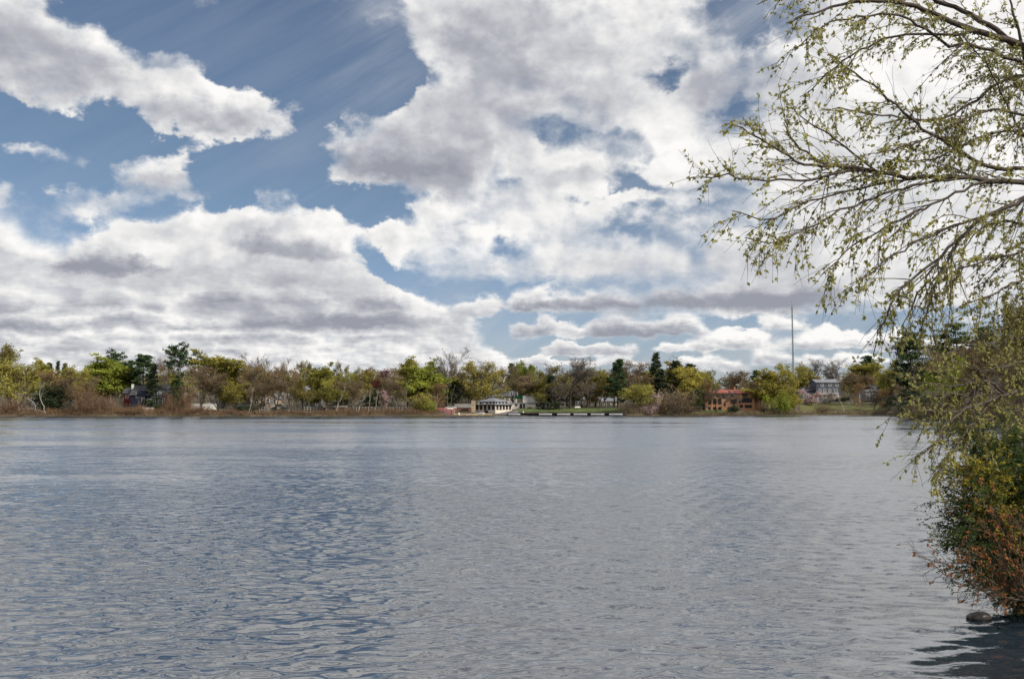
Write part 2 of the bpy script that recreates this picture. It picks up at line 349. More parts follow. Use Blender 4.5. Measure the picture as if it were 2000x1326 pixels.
# ------------------------------------------------------------------ mesh and object helpers
def unit(a):
    return a / np.maximum(np.linalg.norm(a, axis=-1, keepdims=True), 1e-9)
class MB:
    """collects faces; build() links them as ONE mesh object"""
    def __init__(s): s.ch = []; s.n = 0
    def add(s, v, f, mat=0, smooth=False):
        v = np.asarray(v, float).reshape(-1, 3); f = np.asarray(f, int)
        if len(f) == 0: return s
        s.ch.append((v, f + s.n, mat, smooth)); s.n += len(v); return s
    def box(s, x0, x1, y0, y1, z0, z1, mat=0):
        v = [(x0, y0, z0), (x1, y0, z0), (x1, y1, z0), (x0, y1, z0), (x0, y0, z1), (x1, y0, z1), (x1, y1, z1), (x0, y1, z1)]
        return s.add(v, [(0, 3, 2, 1), (4, 5, 6, 7), (0, 1, 5, 4), (1, 2, 6, 5), (2, 3, 7, 6), (3, 0, 4, 7)], mat)
    def tri(s, v, f, mat=0):
        return s.add(v, f, mat)
    def tube(s, pts, rad, S=6, mat=0, smooth=True):
        p = np.asarray(pts, float)[None]; r = np.broadcast_to(np.asarray(rad, float), (1, p.shape[1]))
        return s.tubes(p, r, S, mat, smooth)
    def tubes(s, P, R, S=4, mat=0, smooth=True):
        n, k, _ = P.shape
        if n == 0: return s
        T = unit(np.gradient(P, axis=1))
        ref = np.where(np.abs(T[..., 2:3]) > .9, np.array([1., 0, 0]), np.array([0, 0, 1.]))
        A = unit(np.cross(T, ref)); B = np.cross(T, A)
        th = np.arange(S) * 2 * math.pi / S
        V = P[:, :, None] + R[:, :, None, None] * (A[:, :, None] * np.cos(th)[:, None] + B[:, :, None] * np.sin(th)[:, None])
        i = np.arange(n)[:, None, None] * k * S + np.arange(k - 1)[None, :, None] * S
        a = np.arange(S)[None, None]; b = (a + 1) % S
        F = np.stack([i + a, i + b, i + S + b, i + S + a], -1).reshape(-1, 4)
        return s.add(V.reshape(-1, 3), F, mat, smooth)
    def ribbons(s, P0, P1, w, rng, mat=0):
        """hair-thin twigs: one long triangle each"""
        d = unit(P1 - P0); side = unit(np.cross(d, rng.normal(size=d.shape))) * np.reshape(w, (-1, 1))
        n = len(P0); V = np.stack([P0 - side, P0 + side, P1], 1).reshape(-1, 3)
        return s.add(V, np.arange(n * 3).reshape(-1, 3), mat)
    def leaves(s, c, size, rng, mat=0, flat=0.0, aspect=.6, down=0.0):
        n = len(c)
        if n == 0: return s
        nn = unit(rng.normal(size=(n, 3)) * (1, 1, 1 - flat) + np.array([0, 0, flat]))
        d = rng.normal(size=(n, 3)); d[:, 2] -= down
        u = unit(d - (d * nn).sum(1, keepdims=True) * nn); w = np.cross(nn, u)
        sz = (size * rng.uniform(.6, 1.4, n))[:, None]
        V = np.stack([c - u * sz * .5, c + w * sz * aspect * .5, c + u * sz * .5, c - w * sz * aspect * .5], 1)
        return s.add(V.reshape(-1, 3), np.arange(n * 4).reshape(-1, 4), mat)
    def all_verts(s): return np.concatenate([c[0] for c in s.ch])
    def mesh(s, name, mats, M=None):
        me = bpy.data.meshes.new(name)
        V = s.all_verts() if s.ch else np.zeros((0, 3))
        if M is not None: V = V @ np.asarray(M)[:3, :3].T + np.asarray(M)[:3, 3]
        me.vertices.add(len(V)); me.vertices.foreach_set('co', V.astype(np.float32).ravel())
        loops = np.concatenate([c[1].ravel() for c in s.ch])
        tot = np.concatenate([np.full(len(c[1]), c[1].shape[1]) for c in s.ch])
        st = np.concatenate([[0], np.cumsum(tot)[:-1]])
        me.loops.add(len(loops)); me.loops.foreach_set('vertex_index', loops.astype(np.int32))
        me.polygons.add(len(tot)); me.polygons.foreach_set('loop_start', st.astype(np.int32)); me.polygons.foreach_set('loop_total', tot.astype(np.int32))
        me.polygons.foreach_set('material_index', np.concatenate([np.full(len(c[1]), c[2]) for c in s.ch]).astype(np.int32))
        me.polygons.foreach_set('use_smooth', np.concatenate([np.full(len(c[1]), c[3]) for c in s.ch]))
        for m in (mats if isinstance(mats, (list, tuple)) else [mats]): me.materials.append(m)
        me.update(calc_edges=True)
        return me
    def build(s, name, mats, parent=None, M=None):
        return link(name, s.mesh(name, mats, M), parent)
def link(name, data, parent=None):
    o = bpy.data.objects.new(name, data); C.objects.link(o)
    if parent is not None: o.parent = parent
    return o
def tag(o, label=None, cat=None, group=None, kind=None):
    if label: o['label'] = label
    if cat: o['category'] = cat
    if group: o['group'] = group
    if kind: o['kind'] = kind
    return o
def empty(name, loc, label, cat, group=None, rz=0.0):
    o = bpy.data.objects.new(name, None); C.objects.link(o)
    o.location = tuple(float(q) for q in loc); o.rotation_euler = (0, 0, rz); o.empty_display_size = .3
    return tag(o, label, cat, group)

# ------------------------------------------------------------------ materials
def mat_new(name):
    m = bpy.data.materials.new(name); m.use_nodes = True
    n = NT(m.node_tree); n.n.clear()
    out = n.new('ShaderNodeOutputMaterial')
    return m, n, out
def solid(name, col, rough=.7, var=.25, scale=2.0, metal=0.0, col2=None, coord='Object', rnd=0.0, bump=0.0, stretch=(1, 1, 1)):
    m, n, out = mat_new(name)
    p = n.new('ShaderNodeBsdfPrincipled')
    v = n.new('ShaderNodeTexCoord').outputs[coord]
    if stretch != (1, 1, 1): v = n.v('MULTIPLY', v, stretch)
    f = n.noise(v, scale, 5, .6)
    dark = col2 if col2 else tuple(c * (1 - var) for c in col)
    lite = col if col2 else tuple(min(1, c * (1 + var)) for c in col)
    c = n.mix(n.ramp(f, .32, .68), dark, lite)
    if rnd:
        r = n.new('ShaderNodeObjectInfo').outputs['Random']
        h = n.new('ShaderNodeHueSaturation')
        n.put(h.inputs['Value'], n.m('ADD', 1 - rnd, n.m('MULTIPLY', r, 2 * rnd)))
        n.put(h.inputs['Hue'], n.m('ADD', .5 - rnd * .03, n.m('MULTIPLY', n.m('FRACT', n.m('MULTIPLY', r, 7.3)), rnd * .06)))
        n.put(h.inputs['Color'], c); c = h.outputs[0]
    n.put(p.inputs['Base Color'], c)
    p.inputs['Roughness'].default_value = rough; p.inputs['Metallic'].default_value = metal
    p.inputs['Specular IOR Level'].default_value = .3
    if bump:
        b = n.new('ShaderNodeBump'); b.inputs['Strength'].default_value = bump; b.inputs['Distance'].default_value = .05
        n.put(b.inputs['Height'], f); n.l.new(b.outputs[0], p.inputs['Normal'])
    n.l.new(p.outputs[0], out.inputs['Surface'])
    return m
def leafmat(name, col, col2, trans=.35, scale=.25, rnd=.15, fine=3.0, gloss=0.0):
    """leaf tissue: two tones mixed clump by clump, some light passing through"""
    m, n, out = mat_new(name)
    g = n.new('ShaderNodeNewGeometry').outputs['Position']
    f = n.m('ADD', n.m('MULTIPLY', n.noise(g, scale, 2, .5), .55), n.m('MULTIPLY', n.noise(g, fine, 2, .6), .45))
    c = n.mix(n.ramp(f, .36, .64), col2, col)
    if rnd:
        r = n.new('ShaderNodeObjectInfo').outputs['Random']
        h = n.new('ShaderNodeHueSaturation')
        n.put(h.inputs['Value'], n.m('ADD', 1 - rnd, n.m('MULTIPLY', r, 2 * rnd)))
        n.put(h.inputs['Hue'], n.m('ADD', .5 - rnd * .06, n.m('MULTIPLY', n.m('FRACT', n.m('MULTIPLY', r, 7.3)), rnd * .12)))
        n.put(h.inputs['Color'], c); c = h.outputs[0]
    d = n.new('ShaderNodeBsdfDiffuse'); n.put(d.inputs['Color'], c)
    t = n.new('ShaderNodeBsdfTranslucent'); n.put(t.inputs['Color'], c)
    mx = n.new('ShaderNodeMixShader'); mx.inputs[0].default_value = trans
    n.l.new(d.outputs[0], mx.inputs[1]); n.l.new(t.outputs[0], mx.inputs[2])
    n.l.new(mx.outputs[0], out.inputs['Surface'])
    return m
MT = {}
def glassmat():
    m, n, out = mat_new('window_glass')
    p = n.new('ShaderNodeBsdfPrincipled')
    n.put(p.inputs['Base Color'], (.018, .022, .026)); p.inputs['Roughness'].default_value = .06
    n.l.new(p.outputs[0], out.inputs['Surface']); return m
MT['glass'] = glassmat()

# ------------------------------------------------------------------ the land
SHORE = [(-3000, 60), (-1500, 140), (-600, 240), (0, 284), (400, 290), (850, 312), (950, 322), (1250, 322), (1500, 330), (1600, 338), (1735, 338), (1752, 262), (1775, 212), (1830, 196), (1900, 154), (2000, 118), (2200, 78), (2600, 48), (4000, 26)]
_sx = np.array([p[0] for p in SHORE], float); _sy = np.array([p[1] for p in SHORE], float)
def shore_y(px):
    return np.interp(px, _sx, _sy) * (1 + .004 * np.sin(np.asarray(px) * .06) + .003 * np.sin(np.asarray(px) * .023 + 1))
S_KN = np.array([-6, 0, 1.2, 4, 8, 14, 22, 36, 60, 100, 200, 500, 1600], float)
PROF = {  # photograph column -> land height at those distances inland
    -3000: [-1.2, -.1, .7, 1.1, 1.4, 1.7, 2.0, 2.6, 4, 6, 9, 14, 20],
    860:   [-1.2, -.1, .7, 1.1, 1.3, 1.5, 1.8, 2.4, 3.2, 4.6, 8, 13, 20],
    890:   [-1.2, -.1, .25, .4, .6, 1.0, 1.5, 2.2, 3.2, 4.6, 8, 13, 20],
    985:   [-1.2, -.1, .25, .5, .9, 1.5, 2.1, 2.6, 3.4, 4.8, 8, 13, 20],
    1020:  [-1.2, -.1, .5, .95, 1.4, 2.1, 2.5, 2.8, 3.6, 5, 8, 13, 20],
    1215:  [-1.2, -.1, .5, .95, 1.4, 2.1, 2.5, 2.8, 3.6, 5, 8, 13, 20],
    1340:  [-1.2, -.1, .4, .7, 1.0, 1.5, 2.0, 2.5, 4, 6, 9, 14, 20],
    1480:  [-1.2, -.1, .4, .7, 1.0, 1.5, 2.0, 2.8, 4.5, 6.5, 9, 14, 20],
    1560:  [-1.2, -.1, .5, .8, 1.0, 2.0, 3.2, 4.6, 5.4, 7.5, 12, 18, 24],
    1735:  [-1.2, -.1, .5, .8, 1.0, 2.0, 3.2, 4.6, 5.4, 7.5, 12, 18, 24],
    1775:  [-1.2, -.1, .5, .9, 1.3, 2.0, 3.0, 4.6, 5.6, 8, 13, 18, 24],
    2000:  [-1.2, -.1, .6, 1.2, 1.8, 2.6, 3.6, 5, 7.5, 11, 15, 20, 26],
    4000:  [-1.2, -.1, .6, 1.2, 1.8, 2.6, 3.6, 5, 7.5, 11, 15, 20, 26]}
_pk = sorted(PROF); _pv = np.array([PROF[k_] for k_ in _pk], float)
def land_z(px, s):
    px = float(px)
    prof = np.array([np.interp(px, _pk, _pv[:, j]) for j in range(len(S_KN))])
    return float(np.interp(s, S_KN, prof))
def ground_at(px, s):
    Y = float(shore_y(px)) + s
    return np.array([(px - 1000.0) / F_PX * Y * (1 + .0), Y, land_z(px, s)])
def groundmat():
    m, n, out = mat_new('leaf_litter_ground')
    g = n.new('ShaderNodeNewGeometry').outputs['Position']
    f = n.noise(g, .25, 5, .6); f2 = n.noise(g, 1.7, 4, .6)
    c = n.mix(n.ramp(f, .38, .62), (.055, .042, .026), (.11, .082, .05))
    c = n.mix(n.ramp(f2, .5, .68, 0, .75), c, (.06, .07, .024))
    p = n.new('ShaderNodeBsdfPrincipled'); n.put(p.inputs['Base Color'], c); p.inputs['Roughness'].default_value = .95
    n.l.new(p.outputs[0], out.inputs['Surface']); return m
MT['ground'] = groundmat()
MT['lawn'] = solid('lawn_grass', (.10, .125, .035), .9, scale=.35, col2=(.055, .085, .025))
MT['rough_grass'] = solid('rough_bank_grass', (.12, .115, .035), .95, scale=.25, col2=(.07, .072, .03))
MT['path'] = solid('gravel_path', (.34, .30, .25), .95, .15, .8)
MT['asphalt'] = solid('asphalt', (.07, .07, .075), .9, .15, 1.0)
MT['sand'] = solid('wet_sand', (.34, .25, .15), .95, .2, .8)
cols_px = np.concatenate([np.linspace(-3000, -100, 30), np.linspace(-80, 2080, 190), np.linspace(2120, 4000, 24)])
rows_s = np.array([-6, -2, -.5, 0, .6, 1.2, 2.5, 4, 6, 8, 11, 14, 18, 22, 29, 36, 48, 60, 80, 100, 150, 200, 350, 500, 900, 1600], float)
V = []
rg = np.random.default_rng(5)
for px in cols_px:
    for s_ in rows_s:
        p = ground_at(px, s_)
        p[2] += (rg.uniform(-.08, .08) if s_ > 1 else 0)
        V.append(p)
nr = len(rows_s)
F = [(i * nr + j, (i + 1) * nr + j, (i + 1) * nr + j + 1, i * nr + j + 1) for i in range(len(cols_px) - 1) for j in range(nr - 1)]
mb = MB(); mb.add(V, F, 0, True); tag(mb.build('ground', MT['ground']), kind='structure')
def patch(name, px0, px1, s0, s1, mat, dz=.06, n=24, k=6, wav=0.0):
    """a sheet lying on the land"""
    V = []
    for i in range(n + 1):
        px = px0 + (px1 - px0) * i / n
        o_ = wav * math.sin(i * 1.3) + wav * .6 * math.sin(i * 2.9 + 1)
        for j in range(k + 1):
            p = ground_at(px, s0 + (s1 - s0) * j / k + o_)
            p[2] += dz + .09; V.append(p)
    F = [(i * (k + 1) + j, (i + 1) * (k + 1) + j, (i + 1) * (k + 1) + j + 1, i * (k + 1) + j + 1) for i in range(n) for j in range(k)]
    return tag(MB().add(V, F, 0, True).build(name, mat), kind='structure')
patch('lawn', 1012, 1222, 4.6, 17, MT['lawn'], wav=.3)
patch('lawn', 1370, 1432, 5, 16, MT['lawn'], wav=.4)
patch('lawn', 1560, 1752, 9.2, 33, MT['rough_grass'], wav=.3)
patch('path', 1488, 1752, 5.2, 8.6, MT['path'], .05, wav=.1)
patch('road', 1570, 1752, 37, 43, MT['asphalt'])
patch('beach', 886, 962, .5, 3.2, MT['sand'], wav=.2)
patch('road', 370, 520, 30, 36, MT['asphalt'])
# the bank the photographer and the overhanging tree stand on
bank = [(-60, -2), (-8, 3.6), (1.5, 4.6), (3.6, 5.6), (4.75, 7.2), (5.45, 9.4), (5.75, 11.2), (6.6, 13), (9.5, 15), (16, 19), (40, 26), (40, -30), (-60, -30)]
V, F = [], []
edge = bank[:11]
for q, (x, y) in enumerate(edge):
    x2, y2 = edge[min(q + 1, len(edge) - 1)]; x1, y1 = edge[max(q - 1, 0)]
    t_ = unit(np.array([x2 - x1, y2 - y1])); nrm = np.array([t_[1], -t_[0]])
    for d_, z_ in ((-.8, -.6), (0, -.05), (.25, .18), (.8, .38), (2.5, .55), (9, .8), (26, 1.0)):
        V.append((x + nrm[0] * d_ + rg.uniform(-.06, .06), y + nrm[1] * d_ + rg.uniform(-.06, .06), z_ + rg.uniform(-.03, .03)))
for q in range(len(edge) - 1):
    for j in range(6):
        F.append((q * 7 + j, q * 7 + j + 1, (q + 1) * 7 + j + 1, (q + 1) * 7 + j))
tag(MB().add(V, F, 0, True).build('bank', MT['ground']), kind='structure')

# ------------------------------------------------------------------ the lake
def watermat():
    m, n, out = mat_new('lake_water')
    g = n.new('ShaderNodeNewGeometry')
    P = g.outputs['Position']
    px_, py_, _ = n.sep(P)
    # gusts: rougher and calmer lanes lying across the lake
    lane = n.noise(n.v('MULTIPLY', P, (.012, .035, 0)), 1.0, 4, .6)
    gust = n.ramp(lane, .36, .64, .4, 1.5)
    def slope(sx, sy, det, amp):
        c = n.noise(n.v('MULTIPLY', P, (sx, sy, 1)), 1.0, det, .55, col=True)
        a, b, _ = n.sep(n.v('SUBTRACT', c, (.5, .5, .5)))
        # normals biased toward this shore, so the far water mirrors higher sky
        b = n.m('SUBTRACT', n.m('MULTIPLY', b, amp * .45), n.m('MULTIPLY', n.m('ABSOLUTE', b), amp * 1.5))
        return n.comb(n.m('MULTIPLY', a, amp * .55), b, 0)
    s1 = slope(4.6, 10.0, 3, .38)
    s2 = n.v('ADD', slope(1.0, 2.7, 3, .32), slope(.28, .8, 2, .14))
    sl = n.v('SCALE', n.v('ADD', s1, s2), scale=gust)
    nrm = n.v('NORMALIZE', n.v('ADD', g.outputs['Normal'], sl))
    p = n.new('ShaderNodeBsdfPrincipled')
    n.put(p.inputs['Base Color'], (.018, .029, .042)); p.inputs['Roughness'].default_value = .04
    p.inputs['IOR'].default_value = 3.7
    n.put(p.inputs['Normal'], nrm)
    n.l.new(p.outputs[0], out.inputs['Surface']); return m
MT['water'] = watermat()
ys = [-40, -10, 0, 2, 4]
y = 5.0; 
while y < 470:
    ys.append(y); y += max(.034, .034 * (y / 14.0) ** 1.7) if y > 14 else .034
ys = np.array(ys + [700.0])
xs = [0.0]; x = 0.0
while x < 900:
    x += .065 if x < 7 else .065 * (x / 7) ** 1.3; xs.append(x)
xs = np.array([-q for q in xs[:0:-1]] + xs)
XX, YY = np.meshgrid(xs, ys)
sx_ = np.gradient(xs)[None, :] * np.ones_like(YY); sy_ = np.gradient(ys)[:, None] * np.ones_like(XX)
rg = np.random.default_rng(11)
ZZ = np.zeros_like(XX)
NW = 70
for i in range(NW):
    lam = math.exp(rg.uniform(math.log(.13), math.log(.62)))
    th = rg.normal(0, .55) - .15
    kx, ky = 2 * math.pi / lam * math.sin(th), 2 * math.pi / lam * math.cos(th)
    sl = .24 * math.sqrt(2.0 / NW) * (lam / .6) ** -.25
    att = np.exp(-(np.abs(kx) * sx_ * .55) ** 2 - (np.abs(ky) * sy_ * .55) ** 2)
    grp = .65 + .35 * np.sin(XX * rg.uniform(.1, .5) + YY * rg.uniform(.1, .6) + rg.uniform(0, 6))
    ph = kx * XX + ky * YY + rg.uniform(0, 6.28) + .6 * np.sin(XX * rg.uniform(.2, .7) + YY * .3 + i)
    ZZ += att * grp * sl * lam / (2 * math.pi) * np.sin(ph)
ny_, nx_ = XX.shape
V = np.stack([XX, YY, ZZ], -1).reshape(-1, 3)
I = (np.arange(ny_ - 1)[:, None] * nx_ + np.arange(nx_ - 1)[None]).reshape(-1)
F = np.stack([I, I + 1, I + nx_ + 1, I + nx_], 1)
mb = MB(); mb.add(V, F, 0, True)
water = tag(mb.build('water', MT['water']), kind='structure')
print('water', XX.shape)
# ------------------------------------------------------------------ trees
MT['bark_dark'] = solid('dark_bark', (.06, .05, .042), .95, .3, 3.0, stretch=(4, 4, .6))
MT['bark_grey'] = solid('grey_bark', (.17, .15, .13), .95, .3, 3.0, stretch=(4, 4, .6))
MT['bark_pale'] = solid('pale_bark', (.30, .27, .235), .9, .3, 2.0, stretch=(1, 1, 3))
MT['twig_brown'] = solid('brown_twigs', (.18, .135, .095), .95, .3, .6, rnd=.2)
MT['twig_grey'] = solid('grey_twigs', (.165, .145, .13), .95, .3, .6, rnd=.15)
MT['twig_red'] = solid('reddish_vine_twigs', (.175, .105, .068), .95, .35, .4, rnd=.15)
MT['twig_pale'] = solid('pale_dead_twigs', (.30, .265, .22), .95, .3, .6)
L_ = leafmat
MT['lf_yellow'] = L_('yellow_green_leaves', (.42, .375, .085), (.20, .19, .05))
MT['lf_green'] = L_('fresh_green_leaves', (.35, .385, .07), (.16, .19, .04))
MT['lf_olive'] = L_('olive_leaves', (.28, .25, .065), (.14, .125, .04))
MT['lf_tan'] = L_('tan_buds', (.32, .20, .085), (.16, .11, .05))
MT['lf_brown'] = L_('brown_buds', (.28, .205, .11), (.15, .108, .062))
MT['lf_red'] = L_('dark_red_leaves', (.19, .07, .055), (.11, .045, .04))
MT['lf_pink'] = L_('pale_pink_blossom', (.62, .47, .46), (.40, .30, .28), rnd=.05)
MT['lf_white'] = L_('white_blossom', (.80, .72, .66), (.5, .44, .38), rnd=.05)
MT['lf_willow'] = L_('lime_willow_leaves', (.56, .62, .08), (.30, .37, .05))
MT['lf_pine'] = L_('pine_needles', (.075, .115, .048), (.03, .052, .025), trans=.12, rnd=.12)
MT['lf_pinelight'] = L_('pale_pine_needles', (.13, .16, .05), (.05, .075, .03), trans=.15, rnd=.12)  # paler, yellower needle tone for a whole tree
MT['lf_spruce'] = L_('spruce_needles', (.072, .092, .045), (.028, .042, .024), trans=.1, rnd=.12)

def walk(start, d, L, k, rng, wob=.12, lift=0.0):
    """N growing shoots: (N,3) starts, directions, lengths -> (N,k,3)"""
    n = len(start); P = np.zeros((n, k, 3)); P[:, 0] = start; d = unit(np.asarray(d, float)); L = np.broadcast_to(L, (n,))
    for i in range(1, k):
        d = unit(d + rng.normal(size=(n, 3)) * wob + np.array([0, 0, lift]))
        P[:, i] = P[:, i - 1] + d * (L / (k - 1))[:, None]
    return P
def offshoots(P, R, n_per, t0, t1, ang, rng, up=0.0, out=0.0, centre=None):
    """points, directions and radii where n_per children leave every parent"""
    n, k, _ = P.shape
    idx = np.repeat(np.arange(n), n_per); t = rng.uniform(t0, t1, len(idx)) * (k - 1)
    i = np.minimum(t.astype(int), k - 2); f = (t - i)[:, None]
    a, b = P[idx, i], P[idx, i + 1]
    p = a * (1 - f) + b * f; tan = unit(b - a)
    r = R[idx, i] * (1 - f[:, 0]) + R[idx, i + 1] * f[:, 0]
    perp = rng.normal(size=p.shape); perp = unit(perp - (perp * tan).sum(1, keepdims=True) * tan)
    an = rng.uniform(ang[0], ang[1], len(idx))[:, None]
    d = tan * np.cos(an) + perp * np.sin(an) + np.array([0, 0, up])
    if out and centre is not None: d += unit(p - centre) * out
    return p, unit(d), r, idx
def taper(r0, r1, k): return r0[:, None] + (np.asarray(r1) - r0)[:, None] * np.linspace(0, 1, k)[None] ** .8

def deciduous(seed, leaf=3500, leafs=.34, twigs=1.0, stems=1, limbs=13, bare=.19, spread=1.0, up=.25, hang=0.0, blossom=False, lmat=2, clump=.35, bunch=0, tw=.036):
    """a 16 m broadleaf tree in two meshes: (trunk with limbs, crown of twigs and leaves)"""
    rng = np.random.default_rng(seed); T, K = MB(), MB()
    H = 16.0
    base = np.zeros((stems, 3)); base[:, :2] = rng.normal(size=(stems, 2)) * (.0 if stems == 1 else .35)
    d0 = np.tile([0, 0, 1.0], (stems, 1)); d0[:, :2] += rng.normal(size=(stems, 2)) * (.05 if stems == 1 else .22)
    P0 = walk(base, d0, rng.uniform(.66, .8, stems) * H, 9, rng, .06, .03)
    R0 = taper(np.full(stems, .30 / math.sqrt(stems) ** .7), .06, 9)
    T.tubes(P0, R0, 7, 0)
    cen = np.array([0, 0, H * .55])
    p, d, r, _ = offshoots(P0, R0, max(4, limbs // stems), bare, .98, (.5, 1.05), rng, up=up)
    hrel = p[:, 2] / H
    env = np.sqrt(np.clip(1 - ((hrel - .42) / .5) ** 2, .12, 1)) * 6.2 * spread
    P1 = walk(p, d, env * rng.uniform(.75, 1.05, len(p)), 7, rng, .13, .10 - hang * .2)
    R1 = taper(r * .62, .03, 7); T.tubes(P1, R1, 5, 0)
    PA = np.concatenate([P1]); RA = R1
    p, d, r, _ = offshoots(PA, RA, 7, .2, 1.0, (.4, 1.0), rng, up=.1 - hang * .3, out=.3, centre=cen)
    P2 = walk(p, d, rng.uniform(1.4, 3.2, len(p)) * (.75 + .25 * spread), 5, rng, .16, .05 - hang * .25)
    R2 = taper(np.maximum(r * .5, .028), .012, 5); T.tubes(P2, R2, 3, 0)
    p, d, r, _ = offshoots(P2, R2, max(3, int(7 * twigs)), .2, 1.0, (.35, .95), rng, up=.08 - hang * .5, out=.2, centre=cen)
    P3 = walk(p, d, rng.uniform(.6, 1.5, len(p)), 3, rng, .2, -hang * .4)
    K.ribbons(P3[:, 0], P3[:, 1], tw, rng, 1); K.ribbons(P3[:, 1] - (P3[:, 1] - P3[:, 0]) * .3, P3[:, 2], tw * .8, rng, 1)
    R3 = np.full(P3.shape[:2], tw * .8)
    p, d, r, _ = offshoots(P3, R3, max(2, int(3 * twigs)), .3, 1.0, (.4, 1.0), rng, out=.15, centre=cen)
    E = p + d * rng.uniform(.35, .8, len(p))[:, None]
    K.ribbons(p, E, tw * .6, rng, 1)
    if leaf:
        if bunch:
            cc = P3[rng.integers(0, len(P3), leaf // bunch), 2]
            c = np.repeat(cc, bunch, 0)
        else:
            i = rng.integers(0, len(E), leaf); c = p[i] + (E[i] - p[i]) * rng.uniform(.2, 1.1, (leaf, 1))
        c = c + rng.normal(size=c.shape) * clump * (1, 1, .8)
        K.leaves(c, leafs, rng, 0 if lmat == 2 else lmat, flat=.25)
    return T, K
def willow(seed, leaf=9000):
    rng = np.random.default_rng(seed); T, K = deciduous(seed, 900, .3, .5, 2, 12, .25, .8, .4)
    V = T.ch[-1][0]; tip = V[rng.integers(0, len(V), 420)]
    tip = tip[tip[:, 2] > 5.5]
    L = np.minimum(rng.uniform(2.5, 8.5, len(tip)), tip[:, 2] - .6)
    d = np.tile([0, 0, -1.0], (len(tip), 1)); d[:, :2] += rng.normal(size=(len(tip), 2)) * .12 + unit(tip[:, :2]) * .18
    P = walk(tip, d, L, 5, rng, .05, -.08)
    for i in range(4): K.ribbons(P[:, i], P[:, i + 1], .022, rng, 1)
    i = rng.integers(0, len(P), leaf); t = rng.uniform(0, 3.99, leaf); k = t.astype(int); f = (t - k)[:, None]
    c = P[i, k] * (1 - f) + P[i, k + 1] * f + rng.normal(size=(leaf, 3)) * .12
    K.leaves(c, .36, rng, 0, aspect=.35, down=2.5); return T, K
def needles(K, c, rng, n=9, size=.55, flat=.45, spread=.42):
    """tufts of needles round the given points"""
    cc = np.repeat(c, n, 0) + rng.normal(size=(len(c) * n, 3)) * (spread, spread, spread * .45)
    K.leaves(cc, size, rng, 0, flat=flat, aspect=.38)
def pine(seed, bare=.35, flat=1.0, width=4.6, n=46, open_=1.0, top=.5, lean=0.0, dens=1.0):
    """white pine: whorled limbs carrying flat plates of needles, gaps between them"""
    rng = np.random.default_rng(seed); T, K = MB(), MB(); H = 18.0
    d0 = np.array([[lean, 0, 1.0]]); P0 = walk(np.zeros((1, 3)), d0, H * .98, 10, rng, .03); R0 = taper(np.array([.34]), .05, 10); T.tubes(P0, R0, 7, 0)
    t = np.sort(bare + (1 - bare) * rng.uniform(0, 1, n) ** .9)
    az = rng.uniform(0, 6.28, n)
    prof = np.sqrt(np.clip(1 - ((t - (bare + .42 * (1 - bare))) / (.62 * (1 - bare))) ** 2, .05, 1)) * (1 - top) + top * (1 - (t - bare) / (1 - bare)) ** .6
    L = width * prof * rng.uniform(.55, 1.15, n) * np.where(rng.uniform(size=n) < .25 * open_, .6, 1)
    i = np.minimum((t * 9).astype(int), 8); f = (t * 9 - i)[:, None]; p = P0[0, i] * (1 - f) + P0[0, i + 1] * f
    d = np.stack([np.cos(az), np.sin(az), .12 + .55 * (t - bare)], 1)
    P1 = walk(p, d, L, 6, rng, .08, .06); R1 = taper(np.full(n, .085), .02, 6); T.tubes(P1, R1, 4, 0)
    q, dd, r, _ = offshoots(P1, R1, 7, .35, 1.0, (.4, 1.0), rng, up=.25)
    q2 = q + dd * rng.uniform(.3, 1.2, len(q))[:, None] * (1, 1, .5)
    K.ribbons(q, q2, .03, rng, 1)
    pts = np.concatenate([q2, P1[:, -1], P1[:, -2], P0[0, -2:]])
    needles(K, pts, rng, int(9 * dens), .62, .5, .38); return T, K
def spruce(seed, width=2.9, n=90, bare=.05, dens=1.0, tip=1.0):
    rng = np.random.default_rng(seed); T, K = MB(), MB(); H = 16.0
    P0 = walk(np.zeros((1, 3)), np.array([[0, 0, 1.0]]), H, 8, rng, .012); R0 = taper(np.array([.24]), .02, 8); T.tubes(P0, R0, 6, 0)
    t = bare + (1 - bare) * (np.arange(n) + rng.uniform(0, 1, n)) / n * .99; az = rng.uniform(0, 6.28, n)
    L = width * ((1 - t) ** tip) * rng.uniform(.7, 1.15, n) + .15
    i = np.minimum((t * 7).astype(int), 6); f = (t * 7 - i)[:, None]; p = P0[0, i] * (1 - f) + P0[0, i + 1] * f
    d = np.stack([np.cos(az), np.sin(az), .05 + .35 * t], 1)
    P1 = walk(p, d, L, 4, rng, .06, -.06); R1 = taper(np.full(n, .05), .012, 4); T.tubes(P1, R1, 3, 0)
    q, dd, r, _ = offshoots(P1, R1, 6, .15, 1.0, (.4, .9), rng, up=-.1)
    pts = np.concatenate([q + dd * rng.uniform(.1, .5, len(q))[:, None], P1[:, -1], P0[0, -1:]])
    needles(K, pts, rng, int(8 * dens), .5, .3, .26); return T, K
